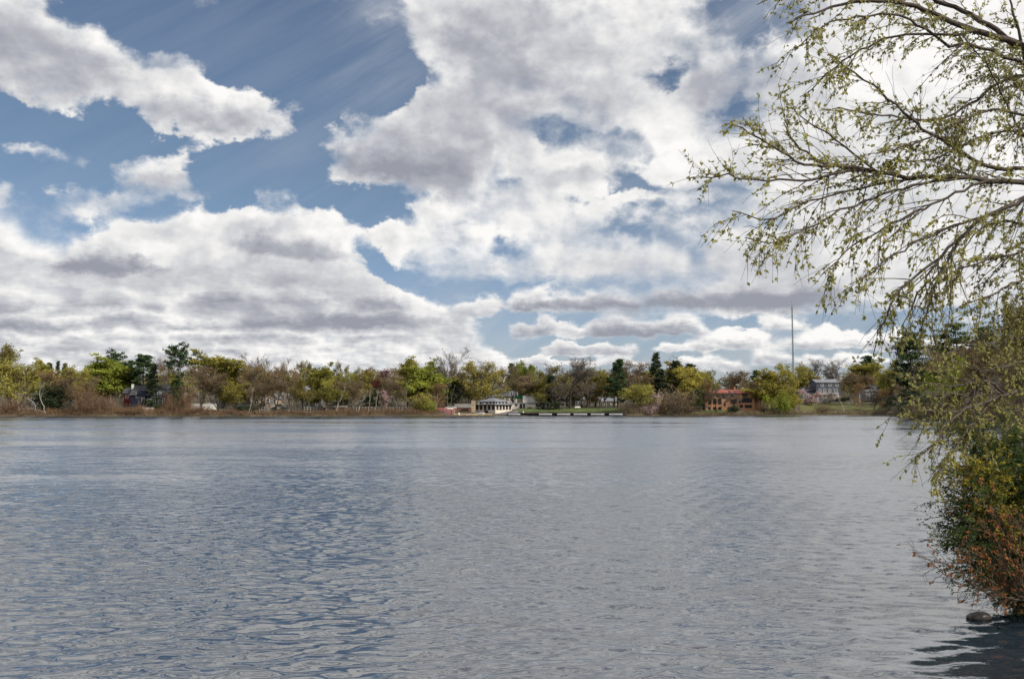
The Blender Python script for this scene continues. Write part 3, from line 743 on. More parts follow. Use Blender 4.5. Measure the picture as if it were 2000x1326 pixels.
def thicket(seed, leaf=1500, hang=.0, n=26, leafs=.26):
    """a bush or vine-hung snag: many arching stems from one root, 4 m high"""
    rng = np.random.default_rng(seed); T, K = MB(), MB()
    az = rng.uniform(0, 6.28, n); b = np.stack([np.cos(az), np.sin(az), 0 * az], 1) * rng.uniform(.05, .8, (n, 1))
    d = np.stack([np.cos(az) * .5, np.sin(az) * .5, rng.uniform(.8, 1.6, n)], 1)
    P1 = walk(b, d, rng.uniform(2.4, 4.4, n), 7, rng, .12, -.06); R1 = taper(np.full(n, .045), .012, 7); T.tubes(P1, R1, 4, 0)
    q, dd, r, _ = offshoots(P1, R1, 14, .15, 1.0, (.4, 1.1), rng, up=-hang)
    P2 = walk(q, dd, rng.uniform(.5, 1.3, len(q)), 3, rng, .25, -.1 - hang * .4)
    K.ribbons(P2[:, 0], P2[:, 1], .018, rng, 1); K.ribbons(P2[:, 1], P2[:, 2], .014, rng, 1)
    q, dd, r, _ = offshoots(P2, np.full(P2.shape[:2], .01), 4, .2, 1.0, (.4, 1.2), rng, up=-hang)
    E = q + dd * rng.uniform(.2, .7, len(q))[:, None]; E[:, 2] = np.maximum(E[:, 2], .05); K.ribbons(q, E, .011, rng, 1)
    if leaf:
        i = rng.integers(0, len(E), leaf); c = E[i] + rng.normal(size=(leaf, 3)) * .16; c[:, 2] = np.maximum(c[:, 2], .08)
        K.leaves(c, leafs, rng, 0)
    return T, K
def dead(seed, lean=.25, L=14, n=7, arch=-.0):
    rng = np.random.default_rng(seed); T, K = MB(), MB()
    P0 = walk(np.zeros((1, 3)), np.array([[lean, 0, 1.0]]), L, 9, rng, .10, arch); R0 = taper(np.array([.17]), .03, 9); T.tubes(P0, R0, 6, 0)
    p, d, r, _ = offshoots(P0, R0, n, .35, 1.0, (.4, .9), rng, up=.3); P1 = walk(p, d, rng.uniform(1.2, 3.5, n), 5, rng, .16); R1 = taper(r * .6, .012, 5); T.tubes(P1, R1, 4, 0)
    p, d, r, _ = offshoots(P1, R1, 6, .2, 1, (.4, 1.), rng, up=.1); P2 = walk(p, d, rng.uniform(.5, 1.4, len(p)), 3, rng, .2); K.tubes(P2, taper(np.maximum(r * .5, .02), .008, 3), 3, 1)
    return T, K

# kind: (builder per variant, trunk bark, leaf, twig)
KINDS = {
 'yellow':  (lambda s: deciduous(s, 11959, 0.47, .8), 'bark_dark', 'lf_yellow', 'twig_brown'),
 'green':   (lambda s: deciduous(s, 14949, 0.49, .7, clump=.4), 'bark_dark', 'lf_green', 'twig_brown'),
 'yellowthin': (lambda s: deciduous(s, 5979, 0.42, 1.0), 'bark_grey', 'lf_yellow', 'twig_brown'),
 'olive':   (lambda s: deciduous(s, 5979, 0.39, 1.2, stems=2), 'bark_dark', 'lf_olive', 'twig_brown'),
 'oak':     (lambda s: deciduous(s, 5290, 0.44, .9, stems=4, limbs=16, spread=1.1), 'bark_dark', 'lf_yellow', 'twig_grey'),
 'tan':     (lambda s: deciduous(s, 3909, 0.36, 1.1), 'bark_pale', 'lf_tan', 'twig_brown'),
 'brown':   (lambda s: deciduous(s, 4600, 0.34, 1.4, stems=2, limbs=14), 'bark_grey', 'lf_brown', 'twig_brown'),
 'brownhaze': (lambda s: deciduous(s, 5979, 0.34, 1.5, stems=3, limbs=14, bare=.4), 'bark_grey', 'lf_brown', 'twig_grey'),
 'bare':    (lambda s: deciduous(s, 598, 0.31, 1.5, limbs=13, up=.35, tw=.04), 'bark_dark', 'lf_brown', 'twig_grey'),
 'reddish': (lambda s: deciduous(s, 5290, 0.39, 1.2), 'bark_dark', 'lf_red', 'twig_brown'),
 'pink':    (lambda s: deciduous(s, 5979, 0.47, .8, bare=.1, stems=3, hang=.25), 'bark_dark', 'lf_pink', 'twig_brown'),
 'white':   (lambda s: deciduous(s, 6899, 0.47, .7, bare=.1, stems=3), 'bark_dark', 'lf_white', 'twig_brown'),
 'willow':  (lambda s: willow(s), 'bark_dark', 'lf_willow', 'twig_brown'),
 'pine':    (lambda s: pine(s), 'bark_dark', 'lf_pine', 'bark_dark'),
 'pineopen': (lambda s: pine(s, .42, 1, 5.4, 40, 1.3, .15), 'bark_grey', 'lf_pine', 'bark_dark'),
 'pinelight': (lambda s: pine(s, .45, 1, 4.2, 34, 1.2, .6), 'bark_dark', 'lf_pinelight', 'bark_dark'),
 'pinedense': (lambda s: pine(s, .12, 1, 4.4, 80, .5, .45, 0, 1.2), 'bark_dark', 'lf_pine', 'bark_dark'),
 'pinebig': (lambda s: pine(s, .03, 1, 5.0, 84, 1.2, .75, 0, 1.0), 'bark_dark', 'lf_pine', 'bark_dark'),
 'spruce':  (lambda s: spruce(s), 'bark_dark', 'lf_spruce', 'bark_dark'),
 'sprucewide': (lambda s: spruce(s, 4.0, 110, .04, .9, .95), 'bark_dark', 'lf_spruce', 'bark_dark'),
 'bush_dark': (lambda s: thicket(s, 4200, 0, 30, .34), 'bark_dark', 'lf_spruce', 'bark_dark'),
 'bush_red': (lambda s: thicket(s, 260, .35, 40), 'twig_red', 'lf_tan', 'twig_red'),
 'bush_brown': (lambda s: thicket(s, 900, .05, 34), 'bark_grey', 'lf_brown', 'twig_brown'),
 'bush_yellow': (lambda s: thicket(s, 2400, 0, 26, .3), 'bark_dark', 'lf_yellow', 'twig_brown'),
 'bush_green': (lambda s: thicket(s, 2600, 0, 26, .3), 'bark_dark', 'lf_green', 'twig_brown'),
 'bush_pink': (lambda s: thicket(s, 2400, .1, 22, .3), 'bark_dark', 'lf_pink', 'twig_brown'),
 'dead':    (lambda s: dead(s), 'bark_pale', 'lf_tan', 'twig_pale'),
}
NAME = {'yellow': 'maple_tree', 'green': 'maple_tree', 'yellowthin': 'maple_tree', 'olive': 'elm_tree', 'oak': 'oak_tree', 'tan': 'birch_tree', 'brown': 'bare_tree', 'brownhaze': 'bare_tree', 'bare': 'bare_tree',
        'reddish': 'red_maple_tree', 'pink': 'blossom_tree', 'white': 'blossom_tree', 'willow': 'willow_tree', 'pine': 'pine_tree', 'pineopen': 'pine_tree', 'pinelight': 'pine_tree', 'pinedense': 'pine_tree', 'pinebig': 'pine_tree',
        'spruce': 'spruce_tree', 'sprucewide': 'spruce_tree', 'dead': 'dead_tree'}
CACHE = {}
def proto(kind, var):
    key = (kind, var)
    if key not in CACHE:
        fn, b, l, t = KINDS[kind]
        T, K = fn(1000 + sum(map(ord, kind)) * 7 + var * 131)
        A = np.concatenate([T.all_verts(), K.all_verts()])
        w = np.percentile(np.hypot(A[:, 0], A[:, 1]), 86 if not kind.startswith(('pine', 'spruce')) else 95) * 2; h = np.percentile(A[:, 2], 98.8)
        bush = kind.startswith('bush')
        CACHE[key] = (T.mesh('stems' if bush else 'trunk', [MT[b]]), K.mesh('foliage' if bush else 'crown', [MT[l], MT[t]]), w, h)
    return CACHE[key]
TREE_RNG = random.Random(77)
def plant(kind, px, top, width, s, label, cat=None, group=None, var=None, nv=3, sink=.15, rz=None):
    """a tree at photograph column px, s metres inland, its top at photograph row `top`, `width` pixels wide"""
    g = ground_at(px, s); Y = g[1]; g[2] -= sink
    zt = at(px, top, Y)[2]; h = zt - g[2]; w = width / F_PX * Y * (1.14 if kind.startswith('spruce') or not kind.startswith(('pine', 'bush')) else 1.0)
    if var is None: var = TREE_RNG.randrange(nv)
    me_t, me_c, w0, h0 = proto(kind, var)
    bush = kind.startswith('bush')
    o = empty(NAME.get(kind, 'shrub'), g, label, cat or ('shrub' if bush else 'tree'), group, TREE_RNG.uniform(0, 6.28) if rz is None else rz)
    o.scale = (w / w0, w / w0, h / h0)
    link('stems' if bush else 'trunk', me_t, o); link('foliage' if bush else 'crown', me_c, o)
    return o
TREES = [
 # far left, around the bay
 ('oak', 30, 699, 104, 14, 'wide yellow-green oak with dark forking limbs at the far left shore'),
 ('olive', 22, 676, 96, 60, 'tall bronze-green tree rising behind the wide oak at the far left'),
 ('yellow', 82, 706, 44, 40, 'small dull green maple just right of the far left oak'),
 ('spruce', 97, 710, 26, 62, 'short dark spruce with rounded top, first of three behind tan birches'),
 ('spruce', 113, 707, 16, 66, 'slimmest pointed spruce, middle one of three behind the tan birches'),
 ('spruce', 124, 711, 24, 58, 'dark spruce beside the bright green dome, last of three spruces'),
 ('tan', 102, 726, 50, 12, 'tan budding birch with pale stems above the dark evergreen bush'),
 ('green', 182, 703, 92, 42, 'broad bright green dome of a maple left of the open pine'),
 ('yellowthin', 158, 720, 56, 18, 'lime-tipped young maple in front of the bright green dome'),
 ('brown', 166, 732, 66, 7, 'vine-tangled brown tree below the lime-tipped young maple'),
 ('olive', 142, 738, 44, 30, 'dull brown tree between the dark evergreen bush and the vines'),
 ('pineopen', 217, 684, 52, 75, 'open olive-dark pine standing above the bright green dome'),
 ('olive', 238, 712, 40, 50, 'green-grey tree under the open pine beside the dark pines'),
 ('pine', 250, 706, 46, 45, 'light-branched pine left of the dense pine behind the blue house'),
 ('pinedense', 280, 695, 56, 42, 'dense rounded dark pine directly behind the dark blue house'),
 ('spruce', 298, 712, 28, 26, 'dark narrow spruce overlapping the front of the dark blue house'),
 ('brown', 318, 703, 44, 52, 'thin brown tree between the dense pine and the tall pine'),
 ('yellow', 336, 733, 32, 34, 'yellow-leafed small tree beside the chimney of the blue house'),
 ('pineopen', 357, 672, 64, 22, 'tallest pine on the left shore, with flat layered plates', 1),
 ('pinedense', 352, 742, 40, 20, 'dark lower pine at the foot of the tallest left pine'),
 ('yellow', 436, 695, 84, 36, 'big yellow-green dome right of the tallest pine'),
 ('yellow', 468, 722, 46, 34, 'yellow-green shoulder tree right of the big yellow dome'),
 ('brownhaze', 393, 718, 62, 12, 'grey-brown hazy tree in front of the big yellow dome, left'),
 ('brownhaze', 428, 732, 60, 9, 'pale-stemmed hazy tree in front of the big yellow dome, centre'),
 ('yellowthin', 455, 748, 46, 8, 'low yellow-flecked tree before the white house, right of the hazy ones'),
 ('bare', 512, 694, 54, 32, 'purplish-brown bare tree with the highest top between pine and boathouse lawn'),
 ('brown', 495, 715, 54, 24, 'red-brown budding tree over the cream house roof'),
 ('pinedense', 505, 742, 40, 46, 'dark evergreen behind the cream house'),
 ('brown', 540, 710, 60, 20, 'broad brown budding tree above the tan stone house'),
 ('brownhaze', 528, 740, 56, 8, 'pale twiggy tree by the fence in front of the tan house'),
 ('yellow', 519, 724, 30, 45, 'patch of yellow maple showing behind the purplish bare tree'),
 ('brown', 573, 716, 60, 14, 'brown many-stemmed tree left of the grey gabled house'),
 ('olive', 590, 735, 52, 8, 'twiggy olive tree in front of the grey gabled house'),
 ('olive', 580, 711, 34, 50, 'grey-green treetop behind the brown many-stemmed tree'),
 ('olive', 599, 707, 26, 54, 'narrow grey-green treetop, right one of the pair above brown crowns'),
 ('yellow', 625, 717, 42, 18, 'yellow-green maple with black forked trunk beside the grey gabled house'),
 ('yellowthin', 638, 742, 36, 10, 'small forked yellow tree in front of the brown garage'),
 ('pinedense', 650, 727, 20, 80, 'small distant dark pine between two yellow-green crowns'),
 ('olive', 674, 711, 42, 26, 'tall thin silver-green tree above the white leaning birch'),
 ('yellowthin', 659, 732, 44, 18, 'thin yellow-green tree left of the silver-green one'),
 ('yellowthin', 703, 725, 44, 24, 'yellow-topped tree in front of the dark red maple'),
 ('reddish', 717, 720, 32, 62, 'dark red maple top showing behind yellow leaves'),
 ('reddish', 736, 724, 44, 40, 'maroon bare-looking tree beside the dark red maple'),
 ('brownhaze', 690, 745, 60, 12, 'brown hazy undertree among the white leaning birches'),
 ('pinedense', 722, 758, 44, 24, 'dark low evergreen behind the pink blossom tree'),
 ('sprucewide', 668, 766, 44, 30, 'dark hedge-like evergreen behind the leaning white birch'),
 ('brown', 763, 723, 52, 26, 'brown tree left of the biggest bright maples'),
 ('brownhaze', 778, 742, 50, 8, 'grey tree with vase of pale stems below the bright maples'),
 ('yellow', 797, 705, 56, 30, 'golden-topped maple left of the bright green round maple'),
 ('green', 828, 711, 74, 22, 'bright green round maple in the middle of the far shore'),
 ('pink', 753, 762, 28, 16, 'pale pink blossom tree left of the bright maples'),
 ('bare', 874, 684, 58, 26, 'tall bare grey tree rising highest near the canoe racks'),
 ('pinedense', 864, 718, 46, 44, 'dark evergreen mass left of the tall bare tree'),
 ('brown', 893, 712, 52, 32, 'dark brown tree to the right of the tall bare tree'),
 ('sprucewide', 890, 738, 50, 30, 'black-green evergreen low behind the brick wall'),
 ('tan', 852, 750, 36, 10, 'orange-tan small tree right of the bright maples'),
 ('oak', 950, 709, 72, 24, 'yellow-green oak with spreading dark trunks behind the boathouse'),
 ('bare', 966, 708, 60, 60, 'grey bare treetops showing above the boathouse oak'),
 ('olive', 918, 735, 44, 34, 'olive-brown tree between the brick wall and the oak'),
 # centre
 ('brown', 1000, 718, 52, 34, 'rusty brown tree behind the boathouse annex'),
 ('pinedense', 1003, 711, 24, 85, 'dark pine tip peeking over the rusty brown tree'),
 ('green', 1018, 714, 24, 75, 'small bright green top left of its larger neighbour'),
 ('green', 1032, 713, 42, 70, 'bright green maple top behind the tall pale block'),
 ('brownhaze', 1030, 735, 56, 26, 'grey-brown twiggy tree hanging over the tall pale block'),
 ('olive', 1062, 717, 56, 20, 'olive-brown tree right of the tall pale block'),
 ('spruce', 1076, 735, 36, 12, 'dark spruce on the lawn in front of the low pale wing'),
 ('olive', 1058, 750, 34, 11, 'dark-trunked slim tree on the lawn edge before the pale wing'),
 ('bare', 1082, 713, 48, 36, 'arching bare tree left of the tallest lawn tree'),
 ('bare', 1114, 700, 66, 14, 'tallest bare tree on the boathouse lawn, with wide fan crown'),
 ('bare', 1147, 703, 64, 18, 'bare fan-crowned tree, second tallest on the lawn'),
 ('brown', 1152, 722, 56, 44, 'purple-brown tree behind the bare fan-crowned pair'),
 ('yellow', 1107, 735, 46, 50, 'yellow leaves showing between the bare lawn trunks'),
 ('yellow', 1163, 736, 44, 40, 'yellow maple under the bare crowns, left of the leaning trunk'),
 ('yellowthin', 1183, 724, 52, 34, 'yellow-green tree behind the dark leaning trunk'),
 ('bare', 1093, 745, 34, 10, 'thin crooked bare tree at the end of the pale wing'),
 ('brownhaze', 1135, 752, 44, 24, 'low brown tangle between the two tall lawn trees'),
 ('pinedense', 1206, 703, 34, 20, 'dark pine with a tilted bushy top, right of the leaning trunk', 2),
 ('pine', 1200, 738, 44, 18, 'lower dark pine boughs beneath the tilted pine'),
 ('brown', 1242, 708, 84, 26, 'broad olive-brown dome between tilted pine and pointed spruce'),
 ('yellow', 1262, 725, 40, 40, 'yellow foliage behind the broad olive-brown dome'),
 ('sprucewide', 1281, 691, 42, 26, 'tallest pointed spruce in the middle of the far shore', 1),
 ('spruce', 1288, 722, 36, 14, 'dark spruce skirt in front of the tallest pointed spruce'),
 ('bare', 1305, 700, 34, 50, 'pale bare treetop right of the tallest spruce'),
 ('sprucewide', 1320, 706, 62, 22, 'dark spruce beside the bare treetop, left of a close pair'),
 ('sprucewide', 1347, 712, 58, 24, 'dark spruce nearest the villa, right of a close pair'),
 ('yellow', 1338, 714, 56, 18, 'green-gold tree filling between the pair of dark spruces'),
 ('yellow', 1368, 724, 40, 34, 'yellow maple behind the left end of the orange villa'),
 ('tan', 1377, 742, 24, 10, 'orange-budded birch with white trunk before the villa'),
 ('pinedense', 1356, 762, 28, 10, 'dark evergreen against the left wing of the villa'),
 ('yellowthin', 1250, 753, 50, 4, 'yellow-green waterside tree next to the white-pink blossom'),
 ('olive', 1397, 724, 36, 58, 'grey-green tree behind the villa roof, left'),
 ('brown', 1424, 730, 44, 62, 'brown tree behind the middle of the villa roof'),
 ('brown', 1453, 726, 50, 58, 'rounded brown tree behind the right end of the villa roof'),
 ('pinedense', 1473, 724, 26, 70, 'small dark pine between the villa and the spreading yellow tree'),
 ('bare', 1432, 762, 30, 7, 'thin dark bare tree in front of the villa windows'),
 ('bare', 1397, 755, 26, 8, 'slender bare tree before the arched windows of the villa'),
 # right
 ('yellow', 1508, 727, 62, 14, 'spreading yellow-green tree at the right end of the villa'),
 ('willow', 1512, 768, 50, 3, 'low drooping willow at the water below the spreading yellow tree'),
 ('oak', 1538, 712, 72, 12, 'half-leafed tall oak standing in front of the radio mast'),
 ('yellow', 1578, 724, 50, 70, 'yellow tree left of the slate house chimney'),
 ('bare', 1606, 703, 52, 95, 'bare umbrella-crowned tree behind the slate house, left of two'),
 ('bare', 1636, 702, 50, 95, 'bare umbrella-crowned tree behind the slate house, right of two'),
 ('brownhaze', 1664, 730, 72, 22, 'wide grey-brown tree between the slate house and the gabled house'),
 ('yellow', 1690, 710, 60, 80, 'yellow-green dome above the wide grey-brown tree'),
 ('pinedense', 1703, 696, 44, 100, 'dark pine crown behind the yellow-green dome'),
 ('olive', 1742, 694, 52, 70, 'tall olive tree left of the big dark point pine'),
 ('green', 1738, 728, 44, 62, 'green tree behind the roof of the gabled house'),
 ('brown', 1760, 738, 34, 26, 'brown tree right of the gabled house'),
 ('tan', 1681, 748, 24, 6, 'yellow-budded birch with white trunk on the grass slope'),
 ('tan', 1728, 760, 30, 7, 'small golden birch right of the path, near the gabled house'),
 ('bare', 1706, 770, 24, 6, 'thin bare sapling on the grass slope before the gabled house'),
 ('white', 1619, 768, 30, 34, 'round white blossom tree at the slate house door'),
 ('pink', 1582, 762, 34, 22, 'pale blossom tree left of the slate house'),
 ('yellowthin', 1552, 758, 34, 5, 'thin grey-trunked tree beside the willow'),
 # the near point on the right
 ('pinebig', 1789, 652, 84, 5, 'large dark layered pine on the point jutting into the lake'),
 ('willow', 1846, 702, 80, 9, 'bright lime willow beside the large point pine'),
 ('pinelight', 1880, 633, 92, 34, 'flat-topped pine above the lime willow'),
 ('brownhaze', 1842, 672, 76, 40, 'brown bare crown left of the flat-topped pine'),
 ('brown', 1868, 690, 90, 24, 'dark brown tree under the flat-topped pine'),
 ('pinedense', 1925, 640, 60, 40, 'dark pine right of the flat-topped pine'),
 ('brown', 1912, 668, 90, 18, 'brown leafless tree behind the hanging leaves, beside dark pine'),
 ('olive', 1962, 628, 110, 24, 'tall olive-brown tree behind the overhanging branches'),
 ('olive', 2015, 585, 120, 14, 'highest olive tree, cut off by the right edge'),
 ('brownhaze', 1950, 700, 90, 8, 'grey tangle of a tree at the right shore edge'),
 ('brown', 1996, 690, 90, 6, 'brown waterside tree at the extreme right edge'),
 # bushes and thickets along the water
 ('bush_dark', 104, 752, 56, 8, 'dark evergreen bush behind the fallen white limbs'),
 ('bush_red', 168, 752, 40, 3, 'tallest rust-red vine thicket on the left shore'),
 ('bush_red', 185, 770, 34, 2.5, 'rust-red vine thicket right of the tallest one'),
 ('bush_red', 212, 768, 34, 4, 'rusty vine-draped snag left of the red house'),
 ('bush_red', 336, 764, 30, 3, 'pointed column of rust-red vines before the blue house corner'),
 ('bush_red', 366, 750, 26, 5, 'taller vine column under the tallest left pine'),
 ('bush_red', 268, 790, 50, 2.5, 'low rusty brush mound below the blue house'),
 ('bush_red', 384, 789, 34, 3, 'straw-coloured brush mound by the white wall'),
 ('bush_red', 20, 776, 44, 3, 'red-brown brush below the far left oak'),
 ('bush_yellow', 825, 768, 42, 7, 'yellow forsythia-like bush under the bright round maple'),
 ('bush_green', 838, 782, 30, 4, 'green bush right of the yellow bush by the canoe racks'),
 ('bush_dark', 480, 792, 40, 8, 'dark green bush patch at the start of the fence'),
 ('bush_pink', 1274, 764, 30, 2.5, 'drooping white-pink blossom bush at the water edge'),
 ('bush_pink', 1266, 790, 26, 1.6, 'lowest spray of blossom touching the water'),
 ('bush_brown', 1316, 758, 74, 4, 'broad round brown bush left of the villa'),
 ('bush_brown', 1290, 785, 40, 3, 'small brown bush between blossom and the round brown bush'),
 ('bush_brown', 1226, 786, 34, 3, 'dark brown bush at the right end of the dock'),
 ('bush_brown', 1345, 790, 28, 2.5, 'small olive bush at the lawn edge of the villa'),
 ('bush_dark', 1430, 792, 20, 3.5, 'rounded dark bush at the water before the villa'),
 ('bush_red', 1486, 784, 24, 6, 'reddish vine mound against the right end of the villa'),
 ('bush_brown', 1462, 801, 26, 3, 'low brown scrub under the right villa windows'),
 ('bush_green', 1536, 782, 28, 4, 'green bush between willow and mast'),
 ('bush_brown', 1605, 789, 32, 4, 'dark round scrub on the path under the slate house'),
 ('bush_brown', 1790, 782, 66, 2.5, 'dark brush at the foot of the large point pine'),
 ('bush_brown', 1835, 786, 70, 3, 'brown brush beneath the lime willow'),
 ('bush_brown', 1890, 780, 80, 3, 'brown shoreline brush right of the lime willow'),
 ('bush_brown', 1960, 775, 90, 3, 'brown shoreline brush behind the yew'),
 ('bush_dark', 1640, 776, 26, 44, 'clipped dark shrub beside the white blossom tree'),
 ('bush_dark', 1690, 783, 30, 44, 'low dark hedge bush under the gabled house windows'),
 ('bush_dark', 313, 788, 18, 20, 'small round shrub on the white terrace wall of blue house'),
]
for e in TREES:
    kind, px, top, w, s, lab = e[:6]
    plant(kind, px, top, w, s, lab, var=(e[6] if len(e) > 6 else None))
# fallen and leaning pale trunks
def leaning(pts, s, r, label, name='dead_tree', mat='bark_pale', twig=None, nbr=5, crown_h=0.0, seed=1, cat='tree'):
    """a trunk following the given photograph points, standing s metres inland at its foot"""
    g = ground_at(pts[0][0], s); Y = g[1]
    P = np.array([at(px, py, Y + i * .3) for i, (px, py) in enumerate(pts)]); P[0, 2] = g[2] - .2
    o = empty(name, P[0], label, cat)
    q = P - P[0]; tt = np.linspace(0, len(q) - 1, 14); q = np.stack([np.interp(tt, np.arange(len(q)), q[:, k]) for k in range(3)], 1)
    rng = np.random.default_rng(seed); q[1:-1] += rng.normal(size=(12, 3)) * .07
    R = np.linspace(r, r * .3, 14)
    T = MB().tube(q, R, 6); T.build('trunk', MT[mat], o)
    p, d, rr, _ = offshoots(q[None], R[None], nbr, .4, 1.0, (.3, .8), rng, up=.35)
    P1 = walk(p, d, rng.uniform(1.2, 3.6, nbr), 6, rng, .14); R1 = taper(rr * .6, .015, 6)
    K = MB().tubes(P1, R1, 4)
    p, d, rr, _ = offshoots(P1, R1, 6, .2, 1, (.4, 1.), rng, up=.15); P2 = walk(p, d, rng.uniform(.4, 1.3, len(p)), 3, rng, .2)
    K.tubes(P2, taper(np.full(len(p), .02), .008, 3), 3); K.build('branches', MT[twig or mat], o)
    return o
leaning([(88, 812), (87, 800), (83, 788), (77, 776), (78, 764), (81, 754)], 2, .17, 'bleached dead tree leaning left over the water, far left', seed=3)
leaning([(72, 803), (68, 790), (62, 783), (55, 780)], 3, .12, 'arched pale dead limb left of the bleached leaning tree', seed=4, nbr=3)
leaning([(92, 806), (80, 802), (62, 799), (46, 797)], 1.5, .13, 'fallen white limb lying along the far left waterline', name='fallen_branch', seed=5, nbr=4, cat='branch')
leaning([(53, 813), (58, 806), (64, 803)], .8, .10, 'short curved white branch stuck in the water, far left', name='fallen_branch', seed=6, nbr=2, cat='branch')
leaning([(251, 813), (253, 811), (257, 810), (260, 812)], .6, .08, 'small bleached loop of driftwood below the blue house', name='fallen_branch', seed=7, nbr=1, cat='branch')
leaning([(38, 808), (36, 795), (34, 780)], 3, .13, 'straight yellowish stub trunk below the far left oak', seed=8, nbr=3)
leaning([(483, 813), (488, 800), (491, 785), (493, 770)], 1.2, .12, 'pale birch leaning right at the start of the fence', seed=9, twig='twig_pale', name='birch_tree')
leaning([(561, 811), (564, 800), (569, 788), (572, 775)], 1.5, .12, 'grey sapling leaning right in front of the fence, left part', seed=10, name='birch_tree', mat='bark_grey')
leaning([(655, 804), (660, 792), (666, 778), (671, 766), (674, 758)], 4, .16, 'bare white birch leaning right over the brown garage', seed=11, name='birch_tree', nbr=3)
leaning([(699, 808), (702, 795), (707, 783), (714, 772)], 3, .17, 'white birch with several fanned stems, centre of the fence', seed=12, name='birch_tree', nbr=8)
leaning([(716, 811), (720, 800), (722, 785), (722, 770)], 2, .12, 'slim white birch right of the fanned birch', seed=13, name='birch_tree', nbr=3)
leaning([(732, 807), (734, 795), (736, 780), (738, 765)], 3, .14, 'pale curved birch near the pink blossom tree', seed=14, name='birch_tree', nbr=3)
leaning([(506, 808), (507, 798)], 2, .16, 'white broken stump in front of the fence', seed=15, name='tree_stump', nbr=1, cat='stump')
leaning([(792, 806), (793, 790), (794, 770), (796, 750)], 6, .2, 'straight pale trunk below the golden-topped maple', seed=16, name='bare_tree', mat='bark_grey', nbr=6)
leaning([(1170, 798), (1173, 780), (1182, 764), (1192, 750), (1198, 735)], 14, .42, 'thick dark tree trunk leaning right towards the tilted pine', seed=17, name='bare_tree', mat='bark_dark', nbr=6)
leaning([(1383, 801), (1381, 780), (1378, 760), (1381, 745)], 8, .12, 'white thin-trunked birch at the left villa corner', seed=18, name='birch_tree', nbr=5)
leaning([(1650, 806), (1644, 790), (1634, 772), (1626, 757)], 7, .16, 'pale bare tree leaning left across the slate house', seed=19, name='birch_tree', nbr=4)
leaning([(1547, 808), (1546, 790), (1544, 770), (1541, 752)], 6, .18, 'pale grey trunk standing on the path left of the mast foot', seed=20, name='birch_tree', mat='bark_pale', nbr=6)
leaning([(878, 775), (884, 768), (893, 776)], 20, .1, 'crooked grey branch arching above the pale brick wall', name='bare_tree', seed=21, mat='bark_grey', nbr=4)

# far wood behind everything and brush along the waterline: uncountable
def far_wood():
    rng = np.random.default_rng(3); K = MB()
    topx = [-600, 0, 60, 130, 260, 330, 480, 560, 620, 700, 760, 900, 1000, 1100, 1200, 1300, 1390, 1480, 1560, 1640, 1760, 1820, 1900, 2000, 2600]
    topy = [700, 708, 722, 728, 720, 724, 720, 724, 730, 734, 730, 728, 726, 728, 730, 722, 738, 738, 738, 736, 722, 705, 690, 668, 640]
    n = 1500
    px = rng.uniform(-600, 2600, n); s = rng.uniform(95, 190, n)
    P0, P1, cc = [], [], []
    for i in range(n):
        g = ground_at(px[i], s[i]); ty = np.interp(px[i], topx, topy) + rng.uniform(-1, 22)
        zt = at(px[i], ty, g[1])[2]
        P0.append(g); P1.append(np.array([g[0] + rng.uniform(-1, 1), g[1], zt]))
    P0, P1 = np.array(P0), np.array(P1)
    K.ribbons(P0, P1, .22, rng, 1)
    m = 90
    t = rng.uniform(.12, 1, (n, m, 1)) ** .75
    c = P0[:, None] * (1 - t) + P1[:, None] * t + rng.normal(size=(n, m, 3)) * np.array([2.4, 2.0, .9]) * (1.15 - t * .7)
    sel = rng.uniform(size=n)
    for k, (lo, hi) in enumerate(((0, .42), (.42, .86), (.86, 1.0))):
        cs = c[(sel >= lo) & (sel < hi)].reshape(-1, 3); K.leaves(cs, .75, rng, (0, 2, 3)[k], flat=.1, aspect=.8)
    a = c[:, ::3].reshape(-1, 3); b = a + rng.normal(size=a.shape) * (.7, .7, .9) + np.array([0, 0, .9]); K.ribbons(a, b, .05, rng, 1)
    tag(K.build('distant_wood', [MT['lf_brown'], MT['twig_grey'], MT['lf_olive'], MT['lf_pine']]), 'hazy brown and olive woodland filling the view behind the shore trees', 'woodland', kind='stuff')
far_wood()
def brush(name, spans, label, mats, n_per_px=5.0, leaf=.3):
    rng = np.random.default_rng(len(name) * 7 + 1); K = MB(); A, B = [], []
    for (p0, p1, s0, s1, h) in spans:
        n = int((p1 - p0) * n_per_px)
        for i in range(n):
            px = rng.uniform(p0, p1); s = rng.uniform(s0, s1); g = ground_at(px, s); hh = h * rng.uniform(.4, 1.1) * (.78 + .5 * math.sin(px * .21) * math.sin(px * .067 + 2))
            A.append(g); B.append(g + np.array([rng.normal() * .45, rng.normal() * .45, hh]))
    A, B = np.array(A), np.array(B)
    K.ribbons(A, B, .035, rng, 1)
    for q in range(3):
        t = rng.uniform(.2, .9, (len(A), 1)); p = A * (1 - t) + B * t; K.ribbons(p, p + rng.normal(size=p.shape) * (.5, .5, .3) + (B - A) * .25, .022, rng, 1)
    t = rng.uniform(.05, 1.0, (len(A), 1)); c = A * (1 - t) + B * t + rng.normal(size=A.shape) * .25
    k = rng.uniform(size=len(c)) < leaf * 2
    K.leaves(c[k], .34, rng, 0); K.leaves(c[~k], .3, rng, 2)
    tag(K.build(name, [MT[m] for m in mats]), label, 'brush', kind='stuff')
brush('shore_brush', [(-120, 480, .3, 4, 1.5), (-120, 400, 3, 10, 1.7), (470, 860, .3, 3, 1.0), (640, 860, 2, 8, 1.6)], 'rusty red-brown brush and brambles lining the left waterline', ('lf_brown', 'twig_red', 'lf_tan'), 6.0)
